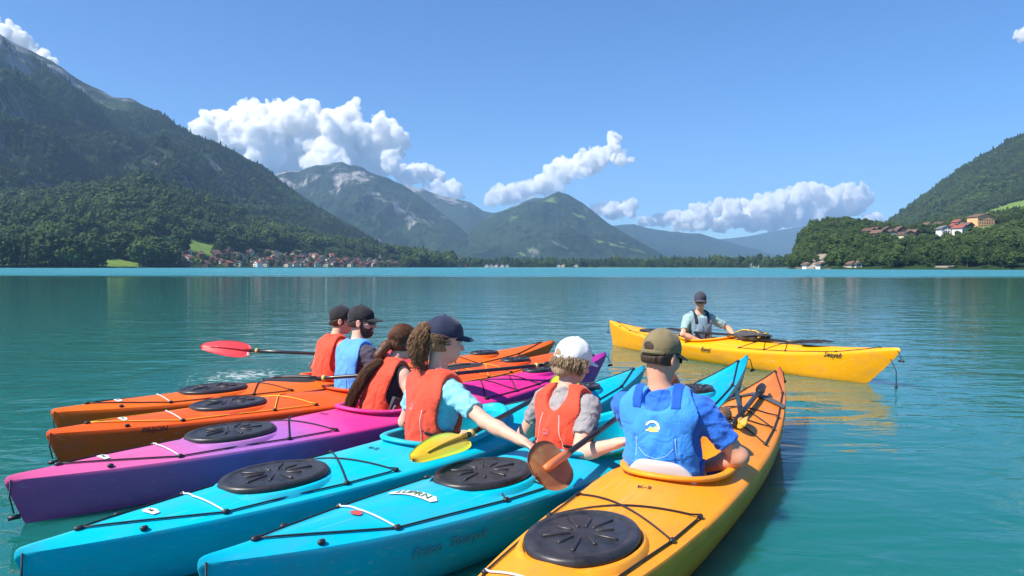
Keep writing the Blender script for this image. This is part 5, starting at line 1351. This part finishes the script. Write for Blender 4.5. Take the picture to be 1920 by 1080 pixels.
def blade(name, m, parent, x0, ln, wd, sgn, roll, spine=None, th=.006, round_=False):
    V = []; Fc = []; nu, nv = 15, 9
    for side in (1, -1):
        for i in range(nu):
            u = i / (nu - 1)
            if round_: wv = wd / 2 * math.sqrt(max(0, 1 - (2 * u - 1) ** 2)) ** .75 + .004
            else: wv = wd / 2 * (math.sin(math.pi * min(1, u * .93 + .02) ** .62) ** .62 if u < 1 else .02) + .006
            for j in range(nv):
                a = (j / (nv - 1) - .5) * 2; y = a * wv + (0 if round_ else .012 * u)
                z = .030 * math.sin(u * 2.2) - .010 * abs(a) + side * th / 2 * (1 - a ** 4 * .7)
                V.append((x0 + sgn * u * ln, y, z))
    k0 = nu * nv
    for i in range(nu - 1):
        for j in range(nv - 1):
            k = i * nv + j; Fc.append((k, k + 1, k + nv + 1, k + nv)); Fc.append((k0 + k, k0 + k + nv, k0 + k + nv + 1, k0 + k + 1))
    bd = [j for j in range(nv)] + [i * nv + nv - 1 for i in range(1, nu)] + [(nu - 1) * nv + j for j in range(nv - 2, -1, -1)] + [i * nv for i in range(nu - 2, 0, -1)]
    for a, b_ in zip(bd, bd[1:] + bd[:1]): Fc.append((a, b_, k0 + b_, k0 + a))
    Mx = Matrix.Rotation(R(roll), 4, 'X')
    o = pyd(name, [Mx @ Vector(v) for v in V], Fc, m, parent, True)
    sp_ = [Mx @ Vector((x0 + sgn * u * ln, 0, .030 * math.sin(u * 2.2) + .006)) for u in (0, .15, .3, .45, .6, .78)]
    tube('spine', sp_, .01, spine or m, o, 7, rs=[.015, .013, .011, .009, .007, .004] if not round_ else [.021] * 5 + [.018]); return o
def paddle(label, a, b, m1, m2=None, roll=0, feather=0, ln=.46, wd=.17, spine=None, rnd=False, ring=True, m_s=None):
    a, b = Vector(a), Vector(b); d = b - a; e = empty('paddle', (a + b) / 2, 0, label, 'paddle', None, .3); e.rotation_euler = d.to_track_quat('X', 'Z').to_euler(); H = d.length / 2
    tube('shaft', [(-H + ln - .05, 0, 0), (-.3, 0, 0), (.3, 0, 0), (H - ln + .05, 0, 0)], .0155, m_s or m_shaft, e, 10)
    blade('blade', m1, e, -H + ln, ln, wd, -1, roll, spine, round_=rnd); blade('blade', m2 or m1, e, H - ln, ln, wd, 1, roll + feather, spine, round_=rnd)
    if ring:
        for x in (-H + ln + .06, H - ln - .06): tube('drip_ring', [(x - .012, 0, 0), (x + .012, 0, 0)], .024, m_ring, e, 10)
    return e
paddle('paddle with a red blade held out over the water left of the raft', (-2.92, 6.62, .515), (-.80, 6.78, .40), m_bl_red, roll=48)
paddle('dark paddle beside the bearded person in the blue vest', (-2.02, 5.72, .345), (-.22, 5.50, .50), m_bl_dark, roll=10)
paddle('black paddle lying over the front decks of the red orange and pink kayaks', (-.95, 5.50, .40), (.58, 6.35, .43), m_bl_dark, m_bl_dark, roll=4, ln=.36, wd=.13)
paddle('paddle with yellow green blades lying across the near turquoise deck', (-.46, 3.25, .365), (.52, 5.32, .475), m_bl_yel, roll=24, ln=.50, wd=.16)
paddle('paddle with a rounded brown blade and orange spine in front of the white capped person', (.09, 3.12, .34), (1.15, 5.02, .50), m_bl_wood, m_bl_wood, roll=50, ln=.36, wd=.235, spine=m_spine, rnd=True, ring=False)
# split spare paddle under the cords on the amber foredeck
e, S, h, L = hl(KF); Me = e.matrix_basis
def on_deck(K, t, q, dz): e, S, h, L = hl(K); x = -h + t * L; y = q * float(S.b(x)); return K[0].matrix_basis @ Vector((x, y, float(S.deck(x, y)) + dz))
def half_paddle(label, a, b, m, roll=0, ln=.44, wd=.17):
    a, b = Vector(a), Vector(b); d = b - a; e = empty('spare_paddle', a, 0, label, 'paddle', None, .2); e.rotation_euler = d.to_track_quat('X', 'Z').to_euler(); H = d.length
    tube('shaft', [(0, 0, 0), (H - ln + .04, 0, 0)], .016, m_shaft, e, 10); blade('blade', m, e, H - ln, ln, wd, 1, roll); return e
half_paddle('spare half paddle with a black blade tied on the amber foredeck', on_deck(KF, .60, -.28, .025), on_deck(KF, .825, -.18, .04), m_bl_dark, 60, .20, .06)
half_paddle('yellow bladed spare half paddle beside the cockpit of the amber kayak', on_deck(KF, .80, .55, .04), on_deck(KF, .595, -.50, .03), mat('amber_blade', (.72, .40, .04), .35), 40, .26, .09)
def lathe_obj(name, prof, m, parent=None, n_=16):
    V = []; Fc = []
    for (z, r_) in prof:
        for k in range(n_): V.append((z, r_ * math.cos(2 * math.pi * k / n_), r_ * math.sin(2 * math.pi * k / n_)))
    for i in range(len(prof) - 1):
        for k in range(n_): Fc.append((i * n_ + k, i * n_ + (k + 1) % n_, (i + 1) * n_ + (k + 1) % n_, (i + 1) * n_ + k))
    return pyd(name, V, Fc, m, parent, True)
e = empty('water_bottle', on_deck(KF, .615, -.05, .045), .9, 'round brown bottle lying on the amber deck ahead of the cockpit', 'bottle')
m_bot = mat('brown_bottle', (.16, .085, .035), .35); lathe_obj('bottle_body', [(-.06, 0), (-.06, .03), (-.05, .042), (.04, .042), (.06, .03), (.07, .016)], m_bot, e); lathe_obj('lid', [(.068, .018), (.092, .018), (.092, 0)], m_rub, e)
# dark strap across the amber foredeck
e, S, h, L = hl(KF); xb_ = -h + .80 * L
pts = [Vector((xb_, y * float(S.b(xb_)), float(S.deck(xb_, y * float(S.b(xb_)))) + .006)) for y in np.linspace(-.98, .98, 13)]
V = []; Fc = []
for i, p in enumerate(pts): V += [p + Vector((-.055, 0, 0)), p + Vector((.055, 0, 0)), p + Vector((.055, 0, .005)), p + Vector((-.055, 0, .005))]
for i in range(12):
    for k in range(4): Fc.append((i * 4 + k, i * 4 + (k + 1) % 4, i * 4 + 4 + (k + 1) % 4, i * 4 + 4 + k))
pyd('deck_strap', V, Fc, m_mesh, KF[0])
# gear on the yellow kayak
def blob(name, f, lo, hi, hh, m, par=None): return sdf_obj(name, f, lo, hi, hh, m, par)
c = on_deck(KG, .60, 0, .05); e = empty('deck_bag', c, KG[0].rotation_euler.z, 'grey mesh deck bag on the foredeck of the yellow kayak', 'bag')
def fbag(P): return ell(P, (0, 0, 0), (.27, .15, .075)) + (.012 * np.sin(P[:, 0] * 40) * np.sin(P[:, 1] * 50 + 1)).astype(np.float32)
blob('bag_body', fbag, (-.35, -.25, -.12), (.35, .25, .14), .010, m_mesh, e)
tube('bag_strap', [(-.25, -.05, .02), (-.1, -.06, .075), (.1, -.05, .075), (.26, -.04, .01)], .008, m_cord_y, e); tube('bag_strap', [(.20, -.12, .0), (.22, 0, .05), (.20, .12, .0)], .010, m_cord_y, e)
half_paddle('spare half paddle lying on the front deck of the yellow kayak', on_deck(KG, .635, -.25, .03), on_deck(KG, .84, -.05, .035), m_bl_dark, 8, .40)
half_paddle('second spare half paddle lying left on the front deck of the yellow kayak', on_deck(KG, .63, .30, .03), on_deck(KG, .80, .30, .03), m_bl_dark, 8, .36)
pad = paddle('black paddle resting across the lap of the guide', tuple(KG[0].matrix_basis @ Vector((-.95, -.20, .36))), tuple(KG[0].matrix_basis @ Vector((.85, -.05, .40))), m_bl_dark, roll=0, ln=.42)
# brick-red dry cover strip on the pink foredeck and cords hanging from the yellow bow
e, S, h, L = hl(KG); p = Vector((h - .10, -.01, .30)); tube('hanging_cord', [p, p + Vector((.07, -.01, -.12)), p + Vector((.075, -.012, -.30))], .005, m_cord, e, 5); tube('cord_end', [p + Vector((.075, -.012, -.27)), p + Vector((.075, -.012, -.31))], .014, m_rub, e, 8)
